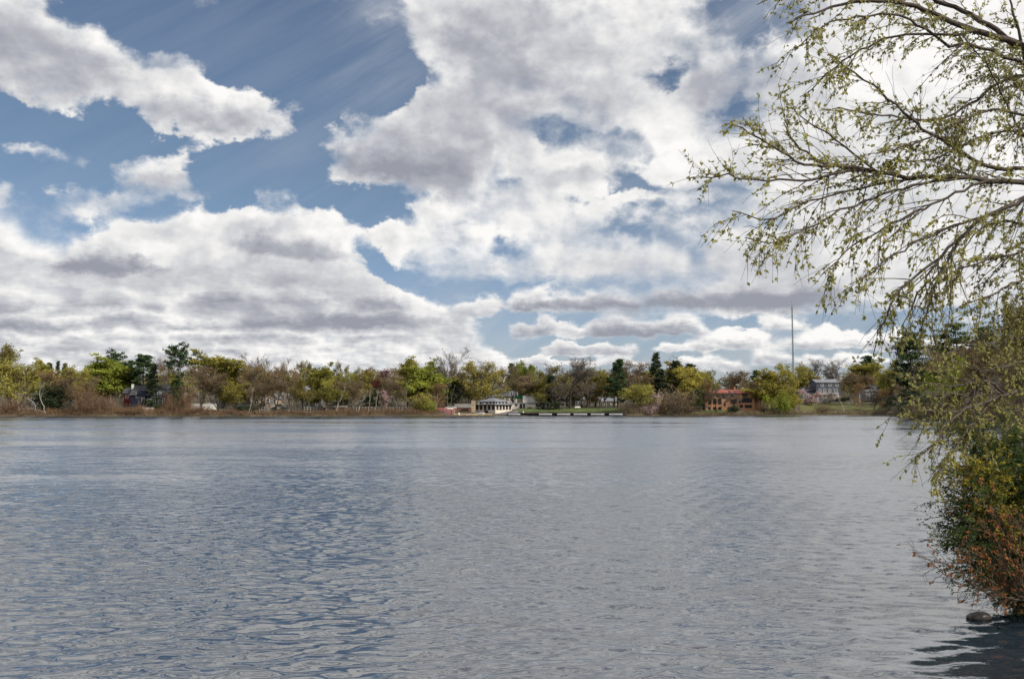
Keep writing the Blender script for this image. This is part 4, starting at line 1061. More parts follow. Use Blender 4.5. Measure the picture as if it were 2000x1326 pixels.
brush('shore_brush', [(1215, 1345, .3, 4, 2.0), (1345, 1490, .3, 2.0, .8), (1480, 1560, .4, 3, 1.6), (1560, 1752, .4, 4.5, .9), (1745, 2080, .3, 6, 2.2), (2080, 2500, .5, 6, 2.5)], 'dark olive-brown scrub along the right half of the waterline', ('lf_olive', 'twig_brown', 'lf_brown'), 6.0)
brush('undergrowth', [(-100, 880, 22, 60, 3.2), (890, 1220, 40, 80, 3.4), (1220, 1370, 6, 60, 3.2), (1380, 1570, 42, 80, 3.6), (1570, 1752, 58, 90, 3.2), (1752, 2100, 8, 50, 3.6)], 'dark understorey of shrubs between the shore trees and the houses', ('lf_olive', 'twig_grey', 'lf_pine'), 7.0, .3)
# ------------------------------------------------------------------ buildings and other built things
MT['white'] = solid('white_paint', (.72, .70, .66), .6, .08, .8)
MT['dock_white'] = solid('weathered_white_panel', (.46, .47, .50), .8, .2, .8)
MT['cream'] = solid('cream_stucco', (.66, .60, .52), .85, .12, .5)
MT['palewall'] = solid('weathered_pale_wall', (.58, .545, .49), .9, .15, .4)
MT['navy'] = solid('navy_clapboard', (.012, .016, .036), .7, .2, .6)
MT['slate_blue'] = solid('slate_blue_shingles', (.075, .085, .11), .85, .2, .8)
MT['grey_shingle'] = solid('grey_shingles', (.20, .21, .225), .85, .2, .8)
MT['roof_dark'] = solid('dark_roof_shingles', (.055, .055, .062), .9, .25, .8)
MT['roof_grey'] = solid('grey_slate_roof', (.19, .20, .225), .7, .2, .8)
MT['barn_red'] = solid('dark_red_boards', (.16, .025, .022), .8, .2, .6)
MT['brick'] = solid('brown_brick', (.17, .09, .06), .9, .3, 1.0)
MT['stone'] = solid('tan_stone', (.40, .31, .21), .9, .25, .6)
MT['ochre'] = solid('cream_yellow_boards', (.46, .36, .20), .8, .15, .6)
MT['orange'] = solid('orange_stucco', (.50, .255, .15), .9, .16, .35, bump=.2)
MT['tile'] = solid('red_roof_tiles', (.30, .085, .065), .8, .3, 1.6)
MT['frame'] = solid('white_window_frame', (.78, .77, .74), .5, .05, 1.0)
MT['darkframe'] = solid('dark_window_frame', (.05, .045, .04), .6, .2, 1.0)
MT['dark'] = solid('dark_stained_wood_and_openings', (.035, .03, .027), .8, .3, 1.0)  # timber, and the box that fills the boathouse's dark openings
MT['greywood'] = solid('grey_weathered_wood', (.33, .31, .28), .9, .2, 1.0)
MT['steel'] = solid('grey_steel', (.22, .23, .25), .5, .15, 1.0, metal=.4)
MT['palesteel'] = solid('pale_painted_and_hazed_steel', (.62, .63, .66), .6, .1, 1.0)  # on the lattice tower this pallor stands in for distance haze
MT['green_net'] = solid('green_mesh_screen', (.02, .16, .07), .8, .3, .5)
MT['boat_red'] = solid('red_boat_paint', (.24, .035, .03), .45, .15, 1.0)
MT['boat_white'] = solid('white_boat_paint', (.75, .75, .74), .4, .08, 1.0)
MT['silver'] = solid('silver_car_paint', (.5, .51, .53), .3, .05, 1.0, metal=.3)
MT['tyre'] = solid('tyre_rubber', (.02, .02, .02), .8, .2, 4.0)
MT['concrete'] = solid('concrete_ramp', (.30, .29, .28), .9, .2, .6)

WCACHE = {}
def add_window(parent, x, z, w, h, y=0.0, face='front', frame='frame', name='window', arch=False):
    """a frame proud of the wall with its glass as a sub-part; (x, z) is the lower middle"""
    key = (round(w, 2), round(h, 2), frame, arch, name)
    if key not in WCACHE:
        t = .09 if frame == 'frame' else .06
        f, g = MB(), MB()
        f.box(-w / 2 - t, -w / 2, -.07, .02, -t, h + t); f.box(w / 2, w / 2 + t, -.07, .02, -t, h + t)
        f.box(-w / 2, w / 2, -.068, .02, -t, 0); f.box(-w / 2, w / 2, -.068, .02, h, h + t)
        if name == 'window':
            f.box(-.03, .03, -.06, .02, 0, h); f.box(-w / 2, w / 2, -.058, .02, h * .5 - .03, h * .5 + .03)
        g.box(-w / 2 + .002, w / 2 - .002, -.03, .018, .002, h - .002)
        if arch:
            n = 8; a = [math.pi * i / n for i in range(n + 1)]
            V = [(-math.cos(q) * w / 2, -.03, h + t + math.sin(q) * w / 2) for q in a] + [(-math.cos(q) * w / 2, .018, h + t + math.sin(q) * w / 2) for q in a]
            g.add(V, [(i, i + 1, n + 2 + i, n + 1 + i) for i in range(n)]); g.add([V[i] for i in range(n + 1)], [tuple(range(n + 1))])
        WCACHE[key] = (f.mesh(name, MT[frame]), g.mesh('pane' if name == 'window' else 'panel', MT['glass'] if name == 'window' else MT['dark']))
    fm, gm = WCACHE[key]
    o = link(name, fm, parent); link('pane' if name == 'window' else 'panel', gm, o)
    if face == 'front': o.location = (x, y, z)
    elif face == 'right': o.location = (y, x, z); o.rotation_euler = (0, 0, math.pi / 2)
    else: o.location = (y, x, z); o.rotation_euler = (0, 0, -math.pi / 2)
    return o
def gable(mb, x0, x1, y0, y1, z, rise, axis='x', over=.35, th=.18, mat=0):
    """two roof slabs with a thickness; the ridge runs along `axis`"""
    if axis == 'x':
        ym = (y0 + y1) / 2; a, b = x0 - over, x1 + over; dz = over * rise / (ym - y0)
        for ye, sg in ((y0 - over, 1), (y1 + over, -1)):
            V = [(a, ye, z - dz), (b, ye, z - dz), (b, ym, z + rise), (a, ym, z + rise)]
            V += [(p[0], p[1], p[2] + th) for p in V]
            mb.add(V, [(0, 3, 2, 1), (4, 5, 6, 7), (0, 1, 5, 4), (1, 2, 6, 5), (2, 3, 7, 6), (3, 0, 4, 7)], mat)
    else:
        xm = (x0 + x1) / 2; a, b = y0 - over, y1 + over; dz = over * rise / (xm - x0)
        for xe in (x0 - over, x1 + over):
            V = [(xe, a, z - dz), (xe, b, z - dz), (xm, b, z + rise), (xm, a, z + rise)]
            V += [(p[0], p[1], p[2] + th) for p in V]
            mb.add(V, [(0, 3, 2, 1), (4, 5, 6, 7), (0, 1, 5, 4), (1, 2, 6, 5), (2, 3, 7, 6), (3, 0, 4, 7)], mat)
def gable_end(mb, x0, x1, y0, y1, z, rise, axis='x', mat=0):
    if axis == 'x':
        ym = (y0 + y1) / 2
        for x in (x0, x1): mb.add([(x, y0, z), (x, y1, z), (x, ym, z + rise)], [(0, 1, 2)], mat)
    else:
        xm = (x0 + x1) / 2
        for y in (y0, y1): mb.add([(x0, y, z), (x1, y, z), (xm, y, z + rise)], [(0, 1, 2)], mat)
def hip(mb, x0, x1, y0, y1, z, rise, ridge=.5, over=.5, th=.16, mat=0):
    x0 -= over; x1 += over; y0 -= over; y1 += over; ym = (y0 + y1) / 2
    ins = (y1 - y0) / 2 * ridge * 2 if ridge <= 1 else 0; ins = min(ins, (x1 - x0) / 2 - .02)
    V = [(x0, y0, z), (x1, y0, z), (x1, y1, z), (x0, y1, z), (x0 + ins, ym, z + rise), (x1 - ins, ym, z + rise), (x0, y0, z - th), (x1, y0, z - th), (x1, y1, z - th), (x0, y1, z - th)]
    mb.add(V, [(0, 1, 5, 4), (2, 3, 4, 5), (6, 7, 1, 0), (7, 8, 2, 1), (8, 9, 3, 2), (9, 6, 0, 3), (9, 8, 7, 6)], mat)
    mb.add(V, [(1, 2, 5), (3, 0, 4)], mat)
def site(px, s, dz=0.0):
    g = ground_at(px, s); g[2] += dz; return g
def m_per_px(g): return g[1] / F_PX
def zrow(px, row, Y): return at(px, row, Y)[2]
def house(name, label, px0, px1, s, rows, depth, wall, roof, kind='gable', axis='x', rot=0.0, wins=(), chim=(), over=.35, cat='house', frame='frame', base_row=None, door=None, rise_ridge=.5, sidewins=()):
    """a building between photograph columns px0..px1: rows = (ridge row, eave row); wins = (column, sill row, width, height in metres)"""
    pc = (px0 + px1) / 2; g = ground_at(pc, s); Y = g[1]; k = Y / F_PX
    w = (px1 - px0) * k; ze = zrow(pc, rows[1], Y) - g[2]; zr = zrow(pc, rows[0], Y) - g[2]
    o = empty(name, g, label, cat, None, rot)
    x0, x1 = -w / 2, w / 2
    W = MB().box(x0, x1, 0, depth, -1.2, ze)
    R = MB()
    if kind == 'gable':
        gable(R, x0, x1, 0, depth, ze + .02, zr - ze - .2, axis, over); gable_end(W, x0, x1, 0, depth, ze, zr - ze - .2, axis)
    elif kind == 'hip': hip(R, x0, x1, 0, depth, ze + .16, zr - ze - .16, rise_ridge, over)
    else: R.box(x0 - over, x1 + over, -over, depth + over, ze + .004, zr)
    W.build('wall', MT[wall], o); rf = R.build('roof', MT[roof], o)
    for (px, sr, ww, hh, *ex) in wins:
        add_window(o, (px - pc) * k, zrow(pc, sr, Y) - g[2], ww, hh, 0, 'front', ex[1] if len(ex) > 1 else frame, 'window', bool(ex and ex[0]))
    for (y, sr, ww, hh) in sidewins:
        add_window(o, y, zrow(pc, sr, Y) - g[2], ww, hh, x1, 'right', frame)
    for (px, top, ww, yy, mm) in chim:
        c = MB().box((px - pc) * k - ww / 2, (px - pc) * k + ww / 2, yy, yy + ww, ze, zrow(pc, top, Y) - g[2])
        c.box((px - pc) * k - ww / 2 - .08, (px - pc) * k + ww / 2 + .08, yy - .08, yy + ww + .08, zrow(pc, top, Y) - g[2] - .25, zrow(pc, top, Y) - g[2] - .1)
        c.build('chimney', MT[mm], rf)
    if door:
        for (px, sr, ww, hh) in door: add_window(o, (px - pc) * k, zrow(pc, sr, Y) - g[2], ww, hh, 0, 'front', frame, 'door')
    return o, g, k, pc
# left shore
o, g, k, pc = house('blue_house', 'dark navy clapboard house with white windows among the pines', 256, 324, 26, (752, 771), 9, 'navy', 'roof_dark', 'gable', 'x', 0.0,
      wins=[(270, 776, .9, 1.4), (280, 777, .9, 1.4), (300, 777, .9, 1.4), (312, 775, 1.0, 1.5), (301, 786, 1.1, 1.1), (292, 787, .8, 1.3), (281, 786, .8, 1.2), (319, 788, 1.0, 1.6), (308, 790, .8, 1.8)], chim=[(313, 748, 1.3, 3.5, 'greywood')], door=[(315.5, 792, .9, 2.2)])
dm = MB(); dm.box(-3.2, -.4, -.35, 2.5, 6.2 - 2.2, 6.2 - .4); dm.build('dormer', MT['navy'], o)
wl_ = MB(); g2 = ground_at(300, 22); tag(MB().box(-3.6, 4.0, 0, .35, -.8, .75).build('terrace_wall', MT['white'], None), 'low white terrace wall below the blue house', 'wall').location = tuple(g2)
house('red_house', 'small dark red gabled house left of the navy house', 243, 258, 30, (757, 768), 7, 'barn_red', 'roof_dark', 'gable', 'x', 0.1, wins=[(250, 778, .8, 1.2)], chim=[(255, 750, .6, 2.5, 'white')])
house('grey_house', 'small grey house glimpsed behind the bleached leaning tree', 64, 86, 30, (764, 772), 7, 'grey_shingle', 'roof_grey', 'gable', 'x', 0.0, wins=[(74, 786, .9, 1.3), (80, 786, .9, 1.3)])
house('white_house', 'white clapboard house behind the grey hazy trees', 418, 476, 40, (757, 768), 9, 'white', 'roof_dark', 'gable', 'x', -.05, wins=[(432, 778, 1.0, 1.5), (445, 778, 1.0, 1.5), (460, 777, 1.0, 1.5), (470, 777, 1.0, 1.5), (440, 789, 1.2, 1.5), (462, 789, 1.2, 1.5)], chim=[(452, 752, .9, 4, 'brick')])
house('cream_house', 'cream-yellow house beneath the purplish bare tree', 490, 522, 38, (758, 767), 9, 'ochre', 'roof_dark', 'gable', 'x', 0.05, wins=[(497, 778, 1.0, 1.5), (507, 778, 1.0, 1.5), (516, 778, 1.0, 1.5), (502, 789, 1.4, 1.4)])
house('stone_house', 'tan stone cottage with steep gable behind the fence', 519, 541, 30, (764, 777), 7, 'stone', 'roof_grey', 'gable', 'y', 0.0, wins=[(524, 789, .9, 1.6), (531, 788, .9, 1.7), (537, 789, .8, 1.6)])
house('gabled_house', 'grey gabled house with white bay front behind yellow-green maple', 596, 626, 34, (752, 766), 9, 'grey_shingle', 'roof_grey', 'gable', 'x', .08, wins=[(602, 790, 1.2, 1.5), (612, 790, 1.4, 1.6), (620, 790, 1.0, 1.5), (611, 775, 1.5, 1.4), (620, 775, 1.0, 1.4)], chim=[(616, 748, .8, 3, 'white')])
g2 = ground_at(612, 33.0)
bay = empty('bay_porch', g2, 'white two-storey bay standing before the grey gabled house', 'porch')
B_ = MB().box(-1.6, 1.6, 0, .9, 3.4, 6.0); B_.build('wall', MT['white'], bay); MB().box(-1.75, 1.75, -.15, .9, 6.004, 6.25).build('roof', MT['roof_grey'], bay)
for x in (-1.4, 1.4): MB().box(x - .1, x + .1, .1, .3, -.6, 3.396).build('post', MT['white'], bay)
add_window(bay, -.7, 4.2, .9, 1.3); add_window(bay, .7, 4.2, .9, 1.3)
house('garage', 'long low brown garage behind the leaning white birch', 626, 676, 20, (792, 795), 6, 'brick', 'greywood', 'flat', wins=[(640, 803, 1.2, .9, False, 'darkframe'), (655, 803, 1.2, .9, False, 'darkframe')], over=.25, cat='garage', door=[(668, 806, 2.2, 1.7)])
def wall_strip(name, label, px0, px1, s, row0, row1, mat, cat='wall', th=.4):
    pc = (px0 + px1) / 2; g = ground_at(pc, s); k = g[1] / F_PX; w = (px1 - px0) * k
    z1 = zrow(pc, row0, g[1]) - g[2]; z0 = zrow(pc, row1, g[1]) - g[2]
    b = MB().box(-w / 2, w / 2, 0, th, z0, z1); b.box(-w / 2 - .03, w / 2 + .03, -.04, th + .04, z1 + .003, z1 + .1)
    o = b.build(name, MT[mat]); o.location = tuple(g); return tag(o, label, cat)
wall_strip('garden_wall', 'long low white garden wall left of the white house', 375, 425, 22, 789, 800, 'white')
wall_strip('garden_wall', 'pale concrete wall left of the boathouse chimney', 888, 921, 24, 789, 796, 'concrete')
wall_strip('retaining_wall', 'red-brown brick retaining wall below the pale concrete wall', 886, 924, 16, 797.5, 806, 'brick')
# fence along the shore path
gA, gB = ground_at(488, 13), ground_at(852, 13)
fo = empty('rail_fence', (gA + gB) / 2, 'pale post-and-rail fence running along the left shore path', 'fence')
mid = (gA + gB) / 2; nP = 62
post_me = MB().box(-.09, .09, -.09, .09, -.5, 1.35).box(-.12, .12, -.12, .12, 1.353, 1.42).mesh('post', MT['greywood'])
prev = None; rails = [[], []]
for i in range(nP):
    px = 488 + (852 - 488) * i / (nP - 1); p = ground_at(px, 13)
    q = link('post', post_me, fo); q.location = tuple(p - mid)
    for j, hz in enumerate((.6, 1.15)): rails[j].append(p - mid + np.array([0, -.12, hz]))
for r in rails: MB().tube(np.array(r), .05, 4).build('rail', MT['greywood'], fo)
# boathouse: a two-tier hipped pavilion set cornerwise to the water
g = ground_at(963, 6.5); g[2] = .55; k = m_per_px(g)
ROT = math.radians(40)
bh = empty('boathouse', g + np.array([0, 5.0, 0]), 'cream boathouse with hipped slate roof and row of pilasters at the waterline', 'boathouse', None, -ROT)
wx, wy = 4.6, 4.2
ztop = zrow(963, 790.5, g[1]) - g[2]; zcl = zrow(963, 784.5, g[1]) - g[2]; zap = zrow(963, 777.5, g[1]) - g[2]; zsill = zrow(963, 800.5, g[1]) - g[2]
W = MB().box(-wx, wx, -wy, wy, -1.4, zsill); W.build('wall', MT['cream'], bh)
MB().box(-wx + .35, wx - .35, -wy + .35, wy - .35, zsill + .003, ztop - .02).build('dark_openings', MT['dark'], bh)  # solid box; the darkness of the openings is put into its colour
pil = MB().box(-.2, .2, -.2, .2, 0, ztop - zsill - .01).mesh('pilaster', MT['cream'])
for i in range(6):
    x = -wx + .2 + (2 * wx - .4) * i / 5
    for y in (-wy + .2, wy - .2): q = link('pilaster', pil, bh); q.location = (x, y, zsill + .004)
for i in range(1, 5):
    y = -wy + .2 + (2 * wy - .4) * i / 5
    for x in (-wx + .2, wx - .2): q = link('pilaster', pil, bh); q.location = (x, y, zsill + .004)
R = MB(); hip(R, -wx, wx, -wy, wy, ztop + .18, .55, .42, .75); rf = R.build('lower_roof', MT['roof_grey'], bh)
cl = MB().box(-wx + 1.1, wx - 1.1, -wy + 1.1, wy - 1.1, ztop + .1, zcl); cl.build('clerestory', MT['white'], bh)
for i in range(5):
    x = -wx + 1.6 + (2 * wx - 3.2) * i / 4
    add_window(bh, x, ztop + .42, .62, .42, -wy + 1.1, 'front', 'darkframe')
for i in range(4):
    add_window(bh, -wy + 1.7 + (2 * wy - 3.4) * i / 3, ztop + .42, .62, .42, wx - 1.1, 'right', 'darkframe')
for i in range(4):
    add_window(bh, -wy + 1.7 + (2 * wy - 3.4) * i / 3, ztop + .42, .62, .42, -wx + 1.1, 'left', 'darkframe')
R = MB(); hip(R, -wx + 1.1, wx - 1.1, -wy + 1.1, wy - 1.1, zcl + .14, zap - zcl, .5, .55); R.build('upper_roof', MT['roof_grey'], bh)
add_window(bh, .6, -.15, 1.5, 1.25, -wy, 'front', 'darkframe', 'door'); add_window(bh, -2.6, -.1, .7, .7, -wy, 'front', 'darkframe')
for dx_ in (-2.4, .0):
    l_ = MB().box(-.12, .12, -.12, .12, 0, .25); lo = l_.build('roof_lamp', MT['white'], bh); lo.location = (dx_, -wy - .4, ztop + .34)
o, g2, k, pc = house('boathouse_annex', 'low cream annex with dark doors right of the boathouse', 998, 1046, 17, (786.5, 788.5), 8, 'cream', 'roof_grey', 'flat', wins=[(1008, 792.5, .7, .5, False, 'darkframe')], over=.15, cat='building', door=[(1017.5, 800, 1.0, 2.0), (1023.5, 800, .7, 2.0), (1034, 799.5, 1.6, .8)])
o, g2, k, pc = house('storage_tower', 'tall pale box-shaped block rising above the boathouse annex', 1021.5, 1045, 19, (773, 774.5), 5, 'palewall', 'roof_grey', 'flat', over=.08, cat='building')
MB().box(-.04, .04, -.05, .0, zrow(pc, 786, g2[1]) - g2[2], zrow(pc, 775, g2[1]) - g2[2]).build('joint_strip', MT['greywood'], o)
sc = empty('scaffold_screen', ground_at(1013, 26), 'green netted screen left of the tall pale block', 'screen')
zz0, zz1 = zrow(1013, 779, ground_at(1013, 26)[1]) - ground_at(1013, 26)[2], zrow(1013, 772.5, ground_at(1013, 26)[1]) - ground_at(1013, 26)[2]
MB().box(-1.3, 1.3, 0, .06, zz0, zz1).build('netting', MT['green_net'], sc)
for x in (-1.35, 0, 1.35): MB().box(x - .04, x + .04, .07, .15, 0, zz1 + .1).build('pole', MT['steel'], sc)
o, g2, k, pc = house('boathouse_wing', 'long low pale wing with small high windows behind the lawn trees', 1046, 1104, 19, (786.2, 788), 6, 'cream', 'roof_grey', 'flat', wins=[(px, 792.2, .8, .5, False, 'darkframe') for px in (1049, 1056, 1063, 1070, 1078, 1086, 1093, 1100)], over=.2, cat='building', door=[(1083, 800.5, .8, 1.8)])
gg = MB(); gable(gg, -3.4, .6, 1.5, 5.5, 2.3, 1.0, 'y', .2); gable(gg, 2.0, 6.0, 1.5, 5.5, 2.3, 1.0, 'y', .2); gable_end(gg, -3.4, .6, 1.5, 5.5, 2.3, 1.0, 'y'); gable_end(gg, 2.0, 6.0, 1.5, 5.5, 2.3, 1.0, 'y'); gg.build('rooflight', MT['roof_dark'], o)
o, g2, k, pc = house('brick_stack', 'orange-tan brick stack at the left corner of the boathouse', 921, 928.5, 12, (782.5, 784), 1.2, 'stone', 'stone', 'flat', over=.06, cat='chimney')
house('grey_roofed_house', 'grey-roofed house behind the boathouse oak', 958, 984, 52, (768, 775), 8, 'grey_shingle', 'roof_grey', 'gable', 'x', 0, wins=[(966, 784, 1.0, 1.2), (976, 784, 1.0, 1.2)])
house('grey_roofed_house', 'second grey-roofed house behind the annex, nearer the green netting', 984, 1010, 56, (763, 774), 8, 'palewall', 'roof_grey', 'gable', 'x', 0, wins=[(991, 783, 1.0, 1.2), (1001, 783, 1.0, 1.2)])
house('pale_house', 'white house low behind the bare lawn trees', 1168, 1206, 50, (776, 784), 8, 'white', 'roof_grey', 'gable', 'x', 0, wins=[(1176, 793, 1.2, 1.2), (1188, 793, 1.2, 1.2), (1199, 793, 1.2, 1.2)])
house('pale_house', 'second pale house behind the leaning trunk, half hidden', 1118, 1140, 54, (772, 780), 8, 'grey_shingle', 'roof_grey', 'gable', 'x', 0, wins=[(1124, 790, 1.1, 1.2), (1133, 790, 1.1, 1.2)])
# concrete ramp and its rail
def ramp(name, px0, px1, s0, s1, z0, z1, mat, label, cat):
    a, b = ground_at(px0, s0), ground_at(px1, s0); c, d = ground_at(px1, s1), ground_at(px0, s1)
    V = [(a[0], a[1], z0 - .5), (b[0], b[1], z1 - 1.5), (c[0], c[1], z1 - 1.5), (d[0], d[1], z0 - .5), (a[0], a[1], z0), (b[0], b[1], z1), (c[0], c[1], z1), (d[0], d[1], z0)]
    o = MB().add(V, [(0, 3, 2, 1), (4, 5, 6, 7), (0, 1, 5, 4), (1, 2, 6, 5), (2, 3, 7, 6), (3, 0, 4, 7)]).build(name, MT[mat]); return tag(o, label, cat)
ramp('launch_ramp', 962, 1012, 2.5, 5.2, .35, 1.75, 'concrete', 'grey concrete ramp climbing right from the boathouse beach', 'ramp')
ho = empty('handrail', ground_at(990, 3), 'thin steel handrail along the concrete ramp', 'railing')
pa = [ground_at(970 + 10 * i, 2.7) - ground_at(990, 3) for i in range(5)]
MB().tube(np.array([p * (1, 1, 0) + np.array([0, 0, .55 + .3 * i + 1.0 - .5]) for i, p in enumerate(pa)]), .035, 4).build('rail', MT['steel'], ho)
for i, p in enumerate(pa):
    q = MB().box(-.03, .03, -.03, .03, -.3, .55 + .3 * i + .48).build('post', MT['steel'], ho); q.location = (p[0], p[1], 0)
# canoe racks
hull = MB(); tt = np.linspace(-1, 1, 11); ang = np.linspace(0, math.pi, 8)
Vh = [(t * 2.15, math.cos(a) * .40 * (1 - abs(t) ** 2.6) ** .75 if abs(t) < 1 else 0, math.sin(a) * .30 * (1 - .55 * abs(t) ** 3)) for t in tt for a in ang]
Fh = [(i * 8 + j, i * 8 + j + 1, (i + 1) * 8 + j + 1, (i + 1) * 8 + j) for i in range(10) for j in range(7)]
hull.add(Vh, Fh, 0, True); hull_me = hull.mesh('hull', MT['boat_red'])
keel_me = MB().box(-2.1, 2.1, -.42, .42, -.05, -.004).mesh('gunwale', MT['boat_white'])
def canoe_rack(px, s, n, z0, lab, where):
    g = ground_at(px, s); g[2] = z0
    o = empty('canoe_rack', g, lab, 'boat rack')
    for x in (-1.3, 1.3):
        for y in (-.55, .55): MB().box(x - .05, x + .05, y - .05, y + .05, -.6, n * .36 + .15).build('upright', MT['greywood'], o)
        for i in range(n): MB().box(x - .045, x + .045, -.49, .49, i * .36 + .02, i * .36 + .075).build('crossbar', MT['greywood'], o)
    words = ['lowest', 'second lowest', 'middle', 'second highest', 'topmost']
    for i in range(n):
        c = empty('canoe', g + np.array([0, 0, i * .36 + .13]), 'red canoe with white gunwale, %s on the %s' % (words[i], where), 'canoe', 'red canoes stored upside down on racks')
        link('hull', hull_me, c); link('gunwale', keel_me, c)
canoe_rack(876, 2.2, 5, .22, 'front wooden rack of stacked red canoes, nearest the water', 'front rack')
canoe_rack(861, 5.0, 5, .70, 'rear wooden rack of stacked red canoes, left and behind', 'rear rack')
# grey hull upside down on trestles before the boathouse, and a mooring ball
g = ground_at(937, 3.0)
rb = empty('rowing_boat', g + np.array([0, 0, .25]), 'grey rowing boat lying in front of the boathouse door', 'boat', None, .1)
o = link('hull', hull.mesh('hull', MT['steel']), rb); o.scale = (.85, 1.2, 1.4); MB().box(-1.75, 1.75, -.46, .46, -.28, -.22).build('trestle', MT['greywood'], rb)
def buoy(px, s, r, lab):
    b = empty('buoy', ground_at(px, s) + np.array([0, 0, r * .9]), lab, 'buoy'); m_ = MB(); n_ = 10
    th = np.linspace(-math.pi / 2, math.pi / 2, 7)
    m_.tube(np.stack([0 * th, 0 * th, np.sin(th) * r], 1), np.maximum(np.cos(th) * r, .02), n_); m_.build('float', MT['boat_white'], b)
    MB().tube([(0, 0, r * .9), (0, 0, r * 1.5)], .05, 6).build('ring_post', MT['steel'], b)
buoy(896.5, 1.3, .33, 'white round buoy on the beach right of the canoe racks'); buoy(996, 4.4, .26, 'white ball float at the top of the concrete ramp'); buoy(1022, 3.2, .26, 'white ball float on the lawn edge above the dock')
# dock with long white panels
gA, gB = ground_at(991, -.3), ground_at(1218, -.3); mid = (gA + gB) / 2; mid[2] = 0
dk = empty('dock', mid, 'long low dark timber dock along the boathouse lawn', 'dock')
L2 = (gB[0] - gA[0]) / 2
z8 = zrow(1100, 806.2, mid[1])
MB().box(-L2, L2, -.2, 2.2, z8 - .16, z8).build('deck', MT['dark'], dk); MB().box(-L2, L2, .4, .6, -.5, z8 - .163).build('skirt', MT['dark'], dk)
for i in range(24):
    x = -L2 + .2 + (2 * L2 - .4) * i / 23; MB().tube([(x, .1, -.8), (x, .1, z8 - .17)], .11, 6).build('pile', MT['dark'], dk)
pl = ['at the left end of the dock', 'second from the left on the dock', 'below the dark lawn spruce', 'below the tallest bare lawn tree', 'below the leaning trunk', 'at the right end of the dock']
for i, (p0, p1) in enumerate(((993, 1016), (1052.5, 1077.5), (1088, 1113), (1120, 1146), (1153.5, 1179.5), (1189, 1215))):
    pc = (p0 + p1) / 2; k = mid[1] / F_PX; w = (p1 - p0) * k
    o = empty('dock_float', ((pc - 1000) * k, mid[1] - .32, 0), 'long white float panel hung ' + pl[i], 'float', 'white float panels along the dock')
    z0, z1 = zrow(pc, 810.3, mid[1]), zrow(pc, 807.4, mid[1])
    MB().box(-w / 2, w / 2, -.10, .08, z0, z1).build('panel', MT['dock_white'], o); MB().box(-w / 2 + .1, w / 2 - .1, -.14, -.103, z0 + .05, z0 + .12).build('fender', MT['greywood'], o)
# picnic bench on the lawn
bg_ = empty('park_bench', ground_at(1128, 13), 'pale park bench under the tall bare lawn trees', 'bench')
MB().box(-.9, .9, -.25, .25, .48, .55).build('seat', MT['white'], bg_); MB().box(-.9, .9, .26, .32, .6, 1.0).build('backrest', MT['white'], bg_)
for x in (-.75, .75): MB().box(x - .05, x + .05, -.22, .3, -.2, .476).build('leg', MT['steel'], bg_)
# orange villa
ow = [(1384, 774.5, 1.5, 1.3, False), (1402.5, 774.5, 1.4, 1.3, False), (1415, 778, 2.1, 1.5, False), (1432, 774.5, 1.8, 1.2, False), (1454, 774.5, 2.0, 1.3, False),
      (1386.5, 789, 1.2, 1.6, True), (1396, 789, 1.2, 1.6, True), (1405.5, 789, 1.3, 1.7, True), (1432.5, 787.5, 2.4, 1.5, False), (1454.5, 786, 3.0, 1.7, False), (1464.5, 786, .7, 1.4, False), (1443.5, 787, .6, 1.4, False),
      (1385.5, 800, 1.0, 1.0, False), (1395.5, 800, 1.0, 1.0, False), (1405.5, 800, 1.0, 1.0, False), (1415, 793, .5, 1.0, False), (1446.5, 795.5, 1.1, .9, False), (1456, 796, 1.2, 1.0, False), (1463, 796, 1.3, 1.0, False)]
o, g, k, pc = house('orange_villa', 'orange stucco villa with red tiled hip roof by the water', 1378, 1472, 17, (760, 768), 11, 'orange', 'tile', 'hip', 'x', math.radians(-8), wins=[(px, r, w * .86, h * .92, a, 'darkframe') for px, r, w, h, a in ow], chim=[(1388, 757.5, 1.1, 4, 'orange'), (1412, 758.5, .6, 3, 'orange'), (1436, 755.5, .5, 4, 'orange'), (1452, 756, .9, 4, 'ochre')], over=.55, sidewins=[(3, 776, 1.1, 1.4), (7.5, 776, 1.1, 1.4), (5, 789, 1.2, 1.5)])
zz = zrow(pc, 800, g[1]) - g[2]
wg = MB().box(-3.6, -.0, 1.0, 6, -1.2, zrow(pc, 789, g[1]) - g[2]); q = wg.build('side_wing', MT['orange'], o); q.location = (-7.62, 0, 0)
tr = MB().box(-3.75, 0, .8, 6.2, 0, .18); q = tr.build('wing_roof', MT['dark'], o); q.location = (-7.62, 0, zrow(pc, 788.9, g[1]) - g[2])
add_window(o, -9.2, -.1, 1.0, 2.2, 1.0, 'front', 'darkframe', 'door')
tw_ = MB().box(0, 2.4, 1.5, 9, -1.2, zrow(pc, 772, g[1]) - g[2]); q = tw_.build('end_bay', MT['orange'], o); q.location = (94 * k / 2 + .002, 0, 0)
rr_ = MB(); hip(rr_, 0, 2.4, 1.5, 9, .1, .5, .3, .25); q = rr_.build('end_bay_roof', MT['tile'], o); q.location = (94 * k / 2 + .2, 0, zrow(pc, 772, g[1]) - g[2] + .08)
tr_ = empty('roof_aerial', ground_at(1440, 22), 'small T-shaped aerial above the villa roof', 'aerial'); zt = zrow(1440, 750, ground_at(1440, 22)[1]) - ground_at(1440, 22)[2]
MB().tube([(0, 0, 0), (0, 0, zt)], .06, 5).build('pole', MT['steel'], tr_); MB().box(-.6, .6, -.05, .05, zt - .25, zt - .1).build('crossbar', MT['palesteel'], tr_)
house('white_house', 'white house with pale roof peeking over the villa roof', 1413, 1446, 62, (754.5, 759), 8, 'white', 'palesteel', 'gable', 'x', 0, wins=[(1422, 763, 1.0, 1.0)])
